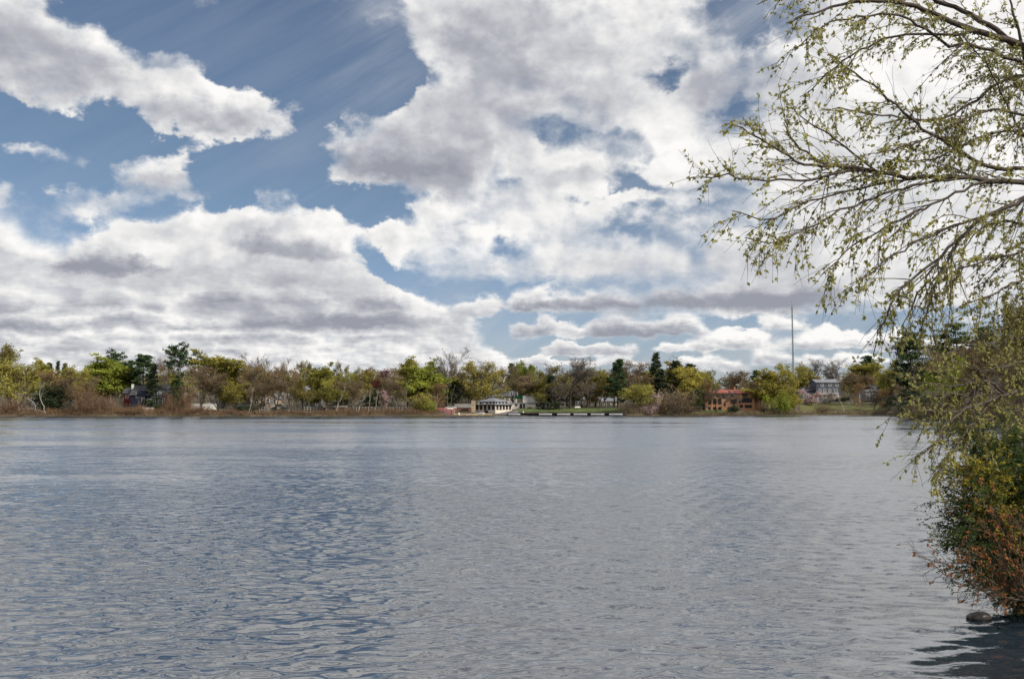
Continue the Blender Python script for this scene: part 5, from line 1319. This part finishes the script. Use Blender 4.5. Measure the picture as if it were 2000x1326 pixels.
# right: slate house, its wing, gabled house
house('slate_house', 'three-storey slate-blue house with white windows on the right rise', 1594, 1641, 48, (740, 747), 9, 'slate_blue', 'roof_grey', 'gable', 'x', 0.0,
      wins=[(1605.5, 754.5, .9, 1.2), (1620.5, 754.5, .9, 1.2), (1634, 754.5, .9, 1.2), (1601, 766, .8, 1.2), (1610, 766, .9, 1.2), (1620, 766, .8, 1.2), (1632, 766, 1.0, 1.2), (1628, 777, 1.0, 1.3)], chim=[(1606, 735.5, .9, 4, 'brick')], door=[(1610, 779.5, 1.0, 2.0)])
g2 = ground_at(1617, 47.0); po = empty('porch_cornice', g2, 'white cornice band above the slate house door', 'porch')
MB().box(-4.1, 4.1, .2, .995, zrow(1617, 769.2, g2[1]) - g2[2], zrow(1617, 768, g2[1]) - g2[2]).build('cornice', MT['white'], po)
for x in (-3.9, 3.9): MB().box(x - .1, x + .1, .3, .5, -.4, zrow(1617, 769.25, g2[1]) - g2[2]).build('post', MT['white'], po)
house('slate_cottage', 'low dark hip-roofed cottage left of the slate house', 1564, 1593, 52, (753.5, 763), 8, 'slate_blue', 'roof_dark', 'hip', 'x', 0, wins=[(1571, 775, .9, 1.2), (1580, 775, .9, 1.2), (1588, 775, .9, 1.2)], chim=[(1582, 749, .7, 4, 'brick')])
o, g, k, pc = house('shingle_house', 'grey shingled house with white-trimmed front gable above the road', 1690, 1740, 48, (752, 764), 9, 'grey_shingle', 'roof_grey', 'gable', 'x', 0,
      wins=[(1697, 767.5, .9, 1.1), (1706, 767.5, .9, 1.1), (1694, 780.5, .9, 1.5), (1699.5, 780.5, .9, 1.5), (1711, 783.5, .8, 2.0)], chim=[])
fx0, fx1 = (1720 - pc) * k, (1741 - pc) * k; zE = zrow(pc, 763, g[1]) - g[2]; zR = zrow(pc, 750.5, g[1]) - g[2]
fg = MB().box(fx0, fx1, -1.6, -.003, -1.0, zE); gable_end(fg, fx0, fx1, -1.6, 3.0, zE, zR - zE - .25, 'y'); fg.build('front_gable', MT['grey_shingle'], o)
fr = MB(); gable(fr, fx0, fx1, -1.6, 3.0, zE + .02, zR - zE - .25, 'y', .3, .2); fr.build('gable_roof', MT['roof_grey'], o)
xm = (fx0 + fx1) / 2; bg2 = MB()
for sgn in (-1, 1):
    xe = xm + sgn * ((fx1 - fx0) / 2 + .3); dzv = .3 * (zR - zE - .25) / ((fx1 - fx0) / 2)
    V = [(xe, -1.94, zE - dzv - .16), (xm, -1.94, zR - .4), (xm, -1.94, zR + .02), (xe, -1.94, zE - dzv + .22)]; V += [(p[0], -1.905, p[2]) for p in V]
    bg2.add(V, [(0, 1, 2, 3), (7, 6, 5, 4), (0, 4, 5, 1), (2, 6, 7, 3), (0, 3, 7, 4), (1, 5, 6, 2)])
bg2.build('bargeboard', MT['white'], o)
for px in (1728.5, 1734): add_window(o, (px - pc) * k, zrow(pc, 766.5, g[1]) - g[2], .85, 1.2, -1.6)
for px in (1727, 1731.5, 1736): add_window(o, (px - pc) * k, zrow(pc, 782, g[1]) - g[2], .7, 1.6, -1.6)
add_window(o, (1717 - pc) * k, zrow(pc, 785, g[1]) - g[2], .9, 2.0, -.3, 'front', 'frame', 'door')
pr = MB(); pr.box((1705 - pc) * k, fx0 - .02, -1.5, -.01, zrow(pc, 771.5, g[1]) - g[2], zrow(pc, 770.5, g[1]) - g[2]); pr.build('porch_roof', MT['roof_grey'], o)
for px in (1706, 1713): MB().box((px - pc) * k - .08, (px - pc) * k + .08, -1.4, -1.24, -.4, zrow(pc, 771.55, g[1]) - g[2]).build('porch_post', MT['white'], o)
wall_strip('stone_kerb_wall', 'low grey stone wall along the road under the gabled house', 1694, 1746, 35.5, 786, 789.5, 'concrete')
# street lamp on the road
lp = empty('street_lamp', ground_at(1678, 36), 'curved-arm steel street lamp between the slate and gabled houses', 'street lamp')
zt = zrow(1678, 757, ground_at(1678, 36)[1]) - ground_at(1678, 36)[2]; kk = m_per_px(ground_at(1678, 36))
MB().tube([(0, 0, -.3), (0, 0, zt * .5), (0, 0, zt - .5), (-.5, 0, zt + .5), (-1.4, 0, zt + 1.2), (-3.0, 0, zt + 1.6)], [.1, .09, .07, .06, .05, .04], 6).build('pole', MT['palesteel'], lp)
MB().box(-3.6, -2.9, -.12, .12, zt + 1.5, zt + 1.68).build('lamp_head', MT['palesteel'], lp)
# parked cars glimpsed between trunks
def car(px, s, lab, mat, rz=0.0):
    g = ground_at(px, s); o = empty('parked_car', g + np.array([0, 0, .16]), lab, 'car', None, rz)
    prof = [(-2.2, .35), (-2.2, .8), (-1.9, .95), (-1.2, 1.0), (-.6, 1.48), (.9, 1.5), (1.6, 1.02), (2.15, .9), (2.2, .35)]
    def ext(pr, y): 
        n = len(pr); V = [(x, -y, z) for x, z in pr] + [(x, y, z) for x, z in pr]
        return V, n
    V, n = ext(prof, .85); b = MB().add(V, [(i, (i + 1) % n, n + (i + 1) % n, n + i) for i in range(n)]); b.add(V, [tuple(range(n - 1, -1, -1)), tuple(range(n, 2 * n))]); b.build('body', MT[mat], o)
    gl = [(-1.05, 1.02), (-.55, 1.42), (.85, 1.44), (1.4, 1.03)]; V, n = ext(gl, .856); w = MB().add(V, [(3, 2, 1, 0), (4, 5, 6, 7)]); w.build('windows', MT['glass'], o)
    for x in (-1.35, 1.35):
        for y in (-.8, .8): q = MB().tube([(0, -.1, 0), (0, .1, 0)], .33, 12); q.add([(math.cos(a) * .33, -.1, math.sin(a) * .33) for a in np.arange(12) * math.pi / 6], [tuple(range(12))]); wq = q.build('wheel', MT['tyre'], o); wq.location = (x, y, .33)
car(546, 27, 'white parked car beside the tan stone cottage', 'white'); car(478, 33, 'silver parked car near the cream house', 'silver', .2); car(404, 33, 'white parked car behind the low garden wall', 'white', .1); car(880, 20, 'white parked car above the canoe racks', 'white', .05)
# radio masts beyond the wood
def mast(name, lab, px, Y, top, w0, w1, hb, mat, rungs, legr, brac=True):
    x = (px - 1000) / F_PX * Y; zb = 16.0; zt = zrow(px, top, Y)
    o = empty(name, (x, Y, zb), lab, 'mast'); H = zt - zb
    A = [2 * math.pi * i / 3 + .4 for i in range(3)]
    for a in A: MB().tube([(math.cos(a) * w0, math.sin(a) * w0, 0), (math.cos(a) * w1, math.sin(a) * w1, H * hb)], legr, 4).build('leg', MT[mat], o)
    B_ = MB()
    for i in range(rungs):
        for j in range(3):
            t0, t1 = i / rungs, (i + 1) / rungs; r0 = w0 + (w1 - w0) * t0; r1 = w0 + (w1 - w0) * t1
            a, b = A[j], A[(j + 1) % 3]
            B_.tube([(math.cos(a) * r0, math.sin(a) * r0, H * hb * t0), (math.cos(b) * r0, math.sin(b) * r0, H * hb * t0)], legr * .7, 3)
            if brac: B_.tube([(math.cos(a) * r0, math.sin(a) * r0, H * hb * t0), (math.cos(b) * r1, math.sin(b) * r1, H * hb * t1)], legr * .6, 3)
    B_.build('lattice', MT[mat], o)
    if hb < 1: MB().tube([(0, 0, H * hb - .5), (0, 0, H)], [legr * 2.0, legr * .9], 6).build('antenna', MT[mat], o)
    return o, H
o, H = mast('radio_mast', 'tall thin grey radio mast standing behind the half-leafed oak', 1549.5, 900, 588, .75, .50, .93, 'steel', 60, .17)
for dz_ in (-8.0, -6.2): MB().box(-1.5, 1.5, -.12, .12, H + dz_, H + dz_ + .2).build('crossarm', MT['steel'], o)
mast('lattice_tower', 'faint pale lattice tower behind the hanging twigs on the right', 1779, 1250, 588, 2.9, 2.2, 1.0, 'palesteel', 34, .13, False)  # distance haze is put into the pale member colour
# ------------------------------------------------------------------ the overhanging tree on the near bank, right
MT['near_bark'] = solid('smooth_near_bark', (.075, .06, .05), .9, .35, 14.0, bump=.3, stretch=(1, 1, .4))
MT['near_twig'] = solid('thin_near_twigs', (.085, .062, .045), .9, .3, 20.0)
MT['near_leaf'] = leafmat('young_spring_leaves', (.50, .48, .17), (.28, .27, .10), trans=.46, scale=1.2, rnd=0, fine=30.0)
nrng = np.random.default_rng(42)
def crv(pts, step=.05):
    """smooth curve through 3D points, resampled"""
    p = np.asarray(pts, float); n = len(p)
    if n == 2: 
        m = max(3, int(np.linalg.norm(p[1] - p[0]) / step)); t = np.linspace(0, 1, m)[:, None]; return p[0] * (1 - t) + p[1] * t
    q = np.vstack([2 * p[0] - p[1], p, 2 * p[-1] - p[-2]]); out = []
    for i in range(n - 1):
        a, b, c, d = q[i:i + 4]; m = max(2, int(np.linalg.norm(c - b) / step))
        for t in np.linspace(0, 1, m, endpoint=False):
            out.append(.5 * ((2 * b) + (c - a) * t + (2 * a - 5 * b + 4 * c - d) * t * t + (3 * b - a - 3 * c + d) * t ** 3))
    out.append(p[-1]); return np.array(out)
TRUNK = np.array([4.75, 7.4, .3])
# limbs: depth at the root, depth at the tip, root radius (m), how leafy, droop, then points in the photograph
LIMBS = [
 (7.6, 7.2, .045, 1.0, .25, [(2075, 175), (2000, 92), (1954, 76), (1904, 60), (1858, 43), (1804, 20), (1755, 6), (1700, 2), (1640, 10), (1590, 26), (1535, 46)]),
 (7.6, 7.9, .030, 1.0, .25, [(1990, 95), (1930, 50), (1880, 22), (1830, 0), (1760, -30), (1640, -34), (1540, -16), (1478, 10)]),
 (7.4, 6.9, .020, 1.0, .45, [(2060, 150), (2000, 124), (1964, 113), (1937, 101), (1887, 87), (1854, 89), (1821, 66), (1778, 40), (1738, 26), (1690, 30), (1640, 40), (1590, 62), (1552, 100)]),
 (7.2, 7.4, .014, 1.0, .55, [(1904, 60), (1850, 70), (1790, 66), (1730, 78), (1680, 98), (1630, 130), (1590, 172), (1562, 190)]),
 (7.5, 7.0, .016, 1.0, .35, [(2040, 120), (2000, 146), (1955, 160), (1920, 184), (1880, 212), (1838, 232), (1790, 233), (1740, 226), (1690, 222), (1640, 212), (1606, 214)]),
 (7.0, 6.6, .022, 1.0, .15, [(2070, 345), (2000, 330), (1944, 329), (1901, 314), (1872, 296), (1838, 272), (1804, 252), (1765, 219), (1721, 179), (1688, 156), (1648, 128), (1626, 108)]),
 (6.9, 6.5, .030, 1.1, .2, [(2090, 372), (2000, 358), (1937, 352), (1871, 348), (1804, 347), (1738, 342), (1690, 331), (1655, 327), (1622, 325), (1572, 322), (1526, 295), (1486, 272), (1449, 252), (1428, 242)]),
 (6.7, 6.4, .012, 1.1, .12, [(1690, 331), (1655, 334), (1622, 343), (1585, 352), (1522, 350), (1456, 348), (1406, 342), (1352, 347)]),
 (6.7, 6.9, .010, 1.1, .12, [(1750, 343), (1708, 332), (1672, 302), (1632, 272), (1592, 249), (1552, 216)]),
 (6.8, 6.5, .010, 1.0, .15, [(1622, 325), (1590, 306), (1560, 290), (1540, 262), (1530, 240)]),
 (6.8, 6.3, .012, 1.1, .7, [(1871, 348), (1810, 358), (1750, 372), (1690, 392), (1640, 415), (1590, 440), (1545, 462), (1500, 476), (1455, 464)]),
 (6.8, 6.5, .010, 1.1, .7, [(1804, 347), (1740, 356), (1680, 368), (1620, 382), (1560, 400), (1500, 430), (1430, 412)]),
 (6.6, 6.4, .011, 1.1, .75, [(1937, 352), (1880, 372), (1820, 400), (1760, 428), (1700, 460), (1650, 495), (1602, 540)]),
 (6.5, 6.1, .020, 1.1, .5, [(2080, 345), (2000, 390), (1977, 400), (1931, 420), (1904, 436), (1871, 470), (1838, 500), (1805, 529), (1771, 553), (1748, 579), (1731, 612), (1718, 645), (1705, 695)]),
 (6.5, 6.2, .010, 1.1, .7, [(1931, 420), (1880, 438), (1830, 455), (1780, 480), (1735, 505), (1690, 540), (1660, 556)]),
 (6.4, 6.1, .009, 1.0, .8, [(1871, 470), (1850, 510), (1830, 550), (1812, 590), (1800, 640), (1790, 652)]),
 (6.4, 6.2, .008, 1.0, .8, [(1838, 500), (1812, 540), (1795, 575), (1778, 610), (1760, 640)]),
 (6.9, 6.5, .014, 1.0, .4, [(2080, 260), (2000, 225), (1950, 215), (1900, 225), (1850, 250), (1800, 275), (1750, 292), (1700, 300)]),
 (7.1, 6.6, .012, 1.0, .4, [(2080, 200), (2000, 250), (1940, 262), (1890, 280), (1840, 305), (1790, 315), (1730, 312)]),
 (6.6, 6.2, .014, 1.1, .5, [(2080, 470), (2000, 488), (1960, 500), (1930, 508), (1890, 520), (1852, 536)]),
 (6.6, 6.1, .013, 1.1, .5, [(2080, 520), (2000, 545), (1960, 562), (1925, 580), (1888, 594)]),
 (6.8, 6.6, .012, 1.1, .4, [(2090, 420), (2000, 440), (1965, 430), (1930, 440), (1900, 462), (1880, 490)]),
 (7.4, 7.0, .012, 1.0, .2, [(2050, 330), (2000, 270), (1965, 200), (1940, 150), (1915, 110), (1880, 70)]),
 (7.6, 7.5, .025, .7, .1, [(2030, 220), (1998, 100), (1990, 60), (1975, 10), (1955, -60)]),
 # the paler, denser lower boughs
 (6.7, 6.2, .018, 1.6, .35, [(2090, 752), (2000, 763), (1963, 770), (1934, 766), (1918, 760), (1904, 749), (1875, 738), (1846, 733), (1812, 722), (1790, 716)]),
 (6.8, 6.4, .014, 1.6, .35, [(2080, 640), (2000, 660), (1973, 664), (1942, 678), (1918, 677), (1880, 676), (1850, 690), (1822, 700)]),
 (6.5, 6.0, .016, 1.6, .5, [(2080, 740), (2000, 762), (1973, 768), (1934, 780), (1904, 791), (1875, 809), (1852, 827), (1835, 856), (1815, 876), (1792, 890)]),
 (6.4, 6.0, .011, 1.6, .6, [(1904, 791), (1880, 800), (1850, 806), (1820, 800), (1800, 804)]),
 (6.4, 5.9, .010, 1.1, .7, [(1934, 780), (1910, 815), (1885, 845), (1862, 880), (1845, 910), (1828, 942)]),
 (6.6, 6.2, .012, 1.6, .5, [(2090, 690), (2000, 706), (1960, 716), (1920, 722), (1890, 712), (1860, 706)]),
 (6.6, 6.2, .012, 1.6, .5, [(2090, 790), (2000, 800), (1965, 806), (1930, 820), (1900, 830)]),
 (6.7, 6.3, .012, 1.1, .4, [(2090, 600), (2000, 618), (1970, 632), (1940, 650), (1915, 655)]),
 (6.5, 6.1, .010, 1.1, .5, [(1963, 770), (1925, 745), (1880, 752), (1840, 752), (1800, 745)]),
 (6.5, 6.1, .010, 1.1, .5, [(1918, 760), (1890, 772), (1855, 770), (1825, 780)]),
]
tree = empty('overhanging_tree', TRUNK, 'near tree with thin drooping branches of young yellow-green leaves hanging over the lake', 'tree')
tp = crv([TRUNK + (0, 0, -.3), TRUNK + (-.05, 0, 1.2), TRUNK + (.02, .1, 3.0), TRUNK + (-.1, .1, 5.0), TRUNK + (-.25, .15, 7.5), TRUNK + (-.2, .1, 10)], .2)
MB().tube(tp - TRUNK, np.linspace(.16, .03, len(tp)), 10).build('trunk', MT['near_bark'], tree)
def leaf_sprigs(K, pos, tan, rng, size=.030, n=3):
    """little fans of folded young leaves at the given points"""
    m = len(pos)
    if m == 0: return
    c = np.repeat(pos, n, 0); t = np.repeat(tan, n, 0)
    d = unit(t * .5 + rng.normal(size=c.shape) * .62 + np.array([0, 0, -.30]))
    L = size * rng.uniform(.5, 1.6, len(c))[:, None]
    sd = unit(np.cross(d, rng.normal(size=c.shape))); nn = np.cross(d, sd)
    wv = L * rng.uniform(.22, .34, len(c))[:, None]
    b = c; tip = c + d * L; mid = c + d * L * .45
    l = mid + sd * wv + nn * wv * .45; r = mid - sd * wv + nn * wv * .45
    V = np.stack([b, l, tip, r], 1).reshape(-1, 3); i = np.arange(len(c))[:, None] * 4
    F = np.concatenate([np.concatenate([i, i + 1, i + 2], 1), np.concatenate([i, i + 2, i + 3], 1)])
    K.add(V, F, 0)
tot = 0
for li, (Y0, Y1, r0, leafy, droop, pts) in enumerate(LIMBS):
    n = len(pts)
    P = crv([at(px, py, Y0 + (Y1 - Y0) * i / (n - 1)) for i, (px, py) in enumerate(pts)], .06)
    P[1:-1] += nrng.normal(size=P[1:-1].shape) * .006
    m = len(P); R = r0 * (1 - np.linspace(0, 1, m)) ** .8 * .62 + .003
    if pts[0][0] > 2020:      # runs back to the trunk outside the picture
        zt = max(.8, min(9.0, P[0][2] - .35)); j = np.argmin(np.abs(tp[:, 2] - zt))
        lead = crv([tp[j], (tp[j] + P[0]) / 2 + (0, 0, .06), P[0]], .12)[:-1]
        P = np.vstack([lead, P]); R = np.concatenate([np.linspace(r0 * .85, R[0], len(lead)), R]); t_lo = len(lead) / len(P)
    else: t_lo = .08
    T = MB().tube(P - TRUNK, R, 7)
    length = np.linalg.norm(np.diff(P, axis=0), axis=1).sum() * (1 - t_lo)
    # side shoots
    n1 = int(length * (7.5 if leafy > 1.2 else 15))
    p, d, r, _ = offshoots(P[None], R[None], n1, t_lo, .99, (.3, .95), nrng, up=-droop * .35)
    d = unit(d * (1, .75, 1))
    low = leafy > 1.2
    frac = np.argmin(((p[:, None] - P[None]) ** 2).sum(-1), axis=1) / len(P)
    tpos = nrng.uniform(.12, .62, n1) * (1.25 if droop > .4 else 1.0) * (1.10 - .80 * frac) * (.55 if low else 1.0)
    P1 = walk(p, d, tpos, 7, nrng, .10, -droop * .16); R1 = taper(np.minimum(r * .5, .0040), .0014, 7); T.tubes(P1 - TRUNK, R1, 4)
    K = MB()
    p2, d2, r2, _ = offshoots(P1, R1, 4, .15, .95, (.3, .9), nrng, up=-droop * .4)
    P2 = walk(p2, d2, nrng.uniform(.06, .26, len(p2)), 4, nrng, .14, -droop * .25); R2 = taper(np.full(len(p2), .0017), .0009, 4); T.tubes(P2 - TRUNK, R2, 3)
    T.build('branch', MT['near_bark'], tree)
    for PP, per in ((P1, 8), (P2, 3.2)):
        k = int(len(PP) * per * (.42 if low else .62)); i = nrng.integers(0, len(PP), k); t = nrng.uniform(.12, 1, k) * (PP.shape[1] - 1.001); j = t.astype(int); f = (t - j)[:, None]
        c = PP[i, j] * (1 - f) + PP[i, j + 1] * f; leaf_sprigs(K, c - TRUNK, unit(PP[i, j + 1] - PP[i, j]), nrng, .0225, 3)
    tail = P[int(m * .55):] if m > 8 else P
    k = int(length * 10 * leafy); i = nrng.integers(0, len(tail) - 1, k); leaf_sprigs(K, tail[i] - TRUNK, unit(tail[i + 1] - tail[i]), nrng, .0225, 3)
    K.build('leaves', MT['near_leaf'], tree); tot += sum(len(c[1]) for c in K.ch)
print('near leaf faces', tot)

# ------------------------------------------------------------------ yew and orange-leafed shrub on the bank, the stone in the water
MT['yew'] = leafmat('yew_needles', (.115, .155, .05), (.04, .07, .025), trans=.3, scale=1.5, rnd=0, fine=16.0)
MT['yew_new'] = leafmat('golden_new_needles', (.46, .36, .06), (.22, .2, .04), trans=.3, scale=2.0, rnd=0, fine=16.0)
MT['russet'] = leafmat('orange_russet_leaves', (.42, .19, .075), (.24, .10, .05), trans=.35, scale=2.0, rnd=0, fine=24.0)
def yew(base, label, spine, rng, nb=26, dens=1.0):
    """boughs bending out from one root, each with two ranks of feathery sprays"""
    o = empty('yew_bush', base, label, 'bush'); T, K = MB(), MB()
    for (pts, r, gold) in spine:
        P = crv(pts, .07); R = np.linspace(r, .006, len(P)); T.tube(P - base, R, 5)
        n = int(len(P) * 3.0 * dens)
        p, d, rr, _ = offshoots(P[None], R[None], n, .18, 1.0, (.5, 1.1), rng, up=-.1); d = unit(d * (1, 1, .7))
        P1 = walk(p, d, rng.uniform(.16, .42, n), 5, rng, .1, -.07); T.tubes(P1 - base, taper(np.full(n, .005), .0018, 5), 3)
        p2, d2, _, _ = offshoots(P1, np.full(P1.shape[:2], .002), 6, .1, 1.0, (.5, .9), rng, up=-.06)
        P2 = walk(p2, d2, rng.uniform(.06, .17, len(p2)), 3, rng, .12, -.08)
        for PP, per in ((P1, 26), (P2, 13)):
            k = len(PP) * per; i = np.repeat(np.arange(len(PP)), per); t = rng.uniform(.02, 1, k) * (PP.shape[1] - 1.001); j = t.astype(int); f = (t - j)[:, None]
            c = PP[i, j] * (1 - f) + PP[i, j + 1] * f; tn = unit(PP[i, j + 1] - PP[i, j])
            sd = unit(np.cross(tn, np.array([0, 0, 1.0]) + rng.normal(size=c.shape) * .35)) * np.where(rng.uniform(size=k) < .5, -1, 1)[:, None]
            dd = unit(sd + tn * .7 + rng.normal(size=c.shape) * .2); L = rng.uniform(.02, .038, k)[:, None]; w = unit(np.cross(dd, rng.normal(size=c.shape))) * .0046
            V = np.stack([c - w - base, c + dd * L * .5 + w * 1.3 - base, c + dd * L - base, c + dd * L * .5 - w * 1.3 - base], 1)
            g_ = rng.uniform(size=len(PP)) < gold; gk = g_[i]
            for mk, mi in ((~gk, 0), (gk, 1)):
                if mk.any(): K.add(V[mk].reshape(-1, 3), np.arange(mk.sum() * 4).reshape(-1, 4), mi)
    T.build('stems', MT['near_bark'], o); K.build('foliage', [MT['yew'], MT['yew_new']], o); return o
yr = np.random.default_rng(9)
Yb = 10.6; yb = np.array([5.95, 11.2, .25])
def yp(px, py, Y): return at(px, py, Y)
spine = []
for pts, gold in (
    ([(2000, 1150), (1970, 960), (1940, 880), (1905, 845), (1872, 842)], .35), ([(2000, 1150), (1960, 990), (1925, 935), (1895, 918), (1874, 914)], .8), ([(2000, 1160), (1960, 1050), (1920, 1010), (1890, 985), (1870, 985)], .1), ([(2005, 1160), (1965, 1085), (1925, 1050), (1890, 1035), (1868, 1040)], .05),
    ([(1995, 1150), (1975, 1020), (1960, 930), (1935, 865), (1905, 842), (1880, 838)], .25), ([(2000, 1150), (1990, 1000), (1975, 900), (1950, 858), (1920, 850)], .06),
    ([(2005, 1150), (2000, 980), (1995, 880), (1975, 842)], .05), ([(2000, 1150), (1975, 1040), (1955, 975), (1930, 935), (1905, 920), (1885, 915)], .75),
    ([(2005, 1160), (1985, 1060), (1965, 1000), (1940, 955), (1915, 930)], .55), ([(2000, 1160), (1975, 1075), (1950, 1030), (1920, 995), (1900, 970)], .08),
    ([(2000, 1160), (1965, 1090), (1935, 1055), (1905, 1030), (1882, 1010)], .04), ([(2010, 1160), (1970, 1110), (1935, 1085), (1900, 1065), (1878, 1052)], .03),
    ([(2010, 1160), (1975, 1125), (1940, 1110), (1905, 1100)], .03), ([(2010, 1160), (2000, 1080), (1990, 1000), (1985, 940)], .05), ([(2020, 1160), (2020, 1000), (2015, 900), (2005, 850)], .05),
    ([(2010, 1160), (1990, 1100), (1965, 1060), (1955, 1010)], .04), ([(2020, 1160), (2010, 1060), (1995, 960), (1970, 900), (1940, 890)], .08), ([(2030, 1160), (2030, 1050), (2020, 960)], .04)):
    n = len(pts); a = yr.uniform(-.35, .55)
    spine.append(([yb + (pts[0][0] - 2000) / F_PX * 11] + [yp(px, py, Yb + .4 - .5 * i / n + a * i / n) for i, (px, py) in enumerate(pts)], .02, gold))
yew(yb, 'dark green yew with golden new tips leaning over the water at the right edge', spine, yr)
# a second, plainer one beyond the frame that the water mirrors
spine = []
yb2 = np.array([6.9, 11.6, .35])
for i in range(9):
    a = yr.uniform(0, 6.28); h = yr.uniform(1.0, 2.3); rr_ = yr.uniform(.5, 1.2)
    spine.append(([yb2, yb2 + (math.cos(a) * rr_ * .4, math.sin(a) * rr_ * .4, h * .6), yb2 + (math.cos(a) * rr_, math.sin(a) * rr_, h)], .02, .05))
yew(yb2, 'plain dark yew standing behind the golden-tipped one on the bank', spine, yr, dens=.7)

sb = np.array([5.55, 10.5, .2])
so = empty('russet_shrub', sb, 'low bare-stemmed shrub with orange-russet young leaves reaching over the water', 'shrub')
T, K = MB(), MB()
STEMS = [[(1995, 1165), (1950, 1150), (1905, 1148), (1870, 1138), (1840, 1118), (1812, 1092), (1787, 1085)], [(1995, 1165), (1945, 1140), (1900, 1125), (1865, 1108), (1838, 1105), (1815, 1115)],
 [(2000, 1160), (1960, 1090), (1925, 1030), (1900, 1005), (1870, 995), (1848, 990)], [(2000, 1160), (1970, 1080), (1945, 1010), (1925, 990), (1910, 985)], [(2005, 1160), (1985, 1070), (1975, 1010), (1960, 990)],
 [(2000, 1165), (1955, 1120), (1920, 1090), (1890, 1075), (1865, 1060)], [(1990, 1168), (1935, 1160), (1890, 1140), (1872, 1150), (1871, 1180)], [(2005, 1165), (1970, 1120), (1950, 1060), (1930, 1040), (1890, 1030)],
 [(2010, 1165), (1995, 1100), (1990, 1050), (1980, 1010)], [(2000, 1170), (1960, 1150), (1930, 1130), (1900, 1110), (1880, 1095)], [(2010, 1170), (1985, 1140), (1960, 1110), (1945, 1090)], [(2010, 1168), (1990, 1075), (1965, 1040), (1945, 1030)],
 [(2000, 1172), (1960, 1165), (1925, 1150), (1900, 1160)], [(2010, 1150), (2000, 1040), (1992, 1000)]]
for pts in STEMS:
    n = len(pts); P = crv([sb + yr.normal(size=3) * (.12, .1, .02)] + [yp(px, py, 10.2 - .35 * i / n + yr.uniform(-.1, .1)) for i, (px, py) in enumerate(pts)], .05)
    R = np.linspace(.010, .0025, len(P)); T.tube(P - sb, R, 5)
    n1 = int(len(P) * .6); p, d, r, _ = offshoots(P[None], R[None], n1, .3, 1.0, (.4, 1.1), yr, up=.15)
    P1 = walk(p, d, yr.uniform(.06, .32, n1), 5, yr, .18, .02); T.tubes(P1 - sb, taper(np.full(n1, .0042), .0016, 5), 3)
    p2, d2, _, _ = offshoots(P1, np.full(P1.shape[:2], .002), 2, .2, 1, (.5, 1.1), yr, up=.1); P2 = walk(p2, d2, yr.uniform(.04, .12, len(p2)), 3, yr, .2); T.tubes(P2 - sb, taper(np.full(len(p2), .0022), .0013, 3), 3)
    ends = np.concatenate([P1[:, -1], P1[:, 2], P2[:, -1], P[len(P) // 2::3]]); keep = yr.uniform(size=len(ends)) < .26
    ends = ends[keep]; tn = unit(yr.normal(size=ends.shape) + (0, 0, .8)); leaf_sprigs(K, ends - sb, tn, yr, .030, 5)
T.build('stems', MT['near_twig'], so); K.build('foliage', MT['russet'], so)
# bare tangle behind the russet leaves
tb = np.array([6.1, 10.9, .25]); to = empty('bare_thicket', tb, 'grey leafless tangle of stems between the yew and the russet shrub', 'shrub'); T = MB()
n = 46; az = yr.uniform(1.6, 4.9, n); d = np.stack([np.cos(az) * 1.0, np.sin(az) * .6, yr.uniform(.15, 1.1, n)], 1)
P1 = walk(tb + yr.normal(size=(n, 3)) * (.25, .2, .03), d, yr.uniform(.5, 1.15, n), 9, yr, .14, -.06); T.tubes(P1 - tb, taper(np.full(n, .006), .002, 9), 4)
p, d, r, _ = offshoots(P1, np.full(P1.shape[:2], .003), 7, .2, 1, (.4, 1.1), yr); P2 = walk(p, d, yr.uniform(.1, .4, len(p)), 4, yr, .2); T.tubes(P2 - tb, taper(np.full(len(p), .0028), .001, 4), 3)
T.build('stems', MT['near_bark'], to)
MT['wet_stone'] = solid('wet_dark_stone', (.035, .03, .032), .35, .35, 9.0, bump=.5)
st = MB(); u = np.linspace(0, 2 * math.pi, 17)[:-1]; vv = np.linspace(-math.pi / 2, math.pi / 2, 9)
V = np.array([(math.cos(a) * math.cos(b) * .15, math.sin(a) * math.cos(b) * .10, math.sin(b) * .045) for b in vv for a in u])
V *= (1 + .30 * np.sin(V[:, :1] * 17 + 1) * np.cos(V[:, 1:2] * 19) + .05 * yr.normal(size=(len(V), 1)))
F = [(i * 16 + j, i * 16 + (j + 1) % 16, (i + 1) * 16 + (j + 1) % 16, (i + 1) * 16 + j) for i in range(8) for j in range(16)]
q = st.add(V, F, 0, True).build('stone', MT['wet_stone']); g = at(1910, 1196, 10.75); q.location = (g[0], g[1], .015); tag(q, 'dark wet stone breaking the water below the russet shrub', 'stone')
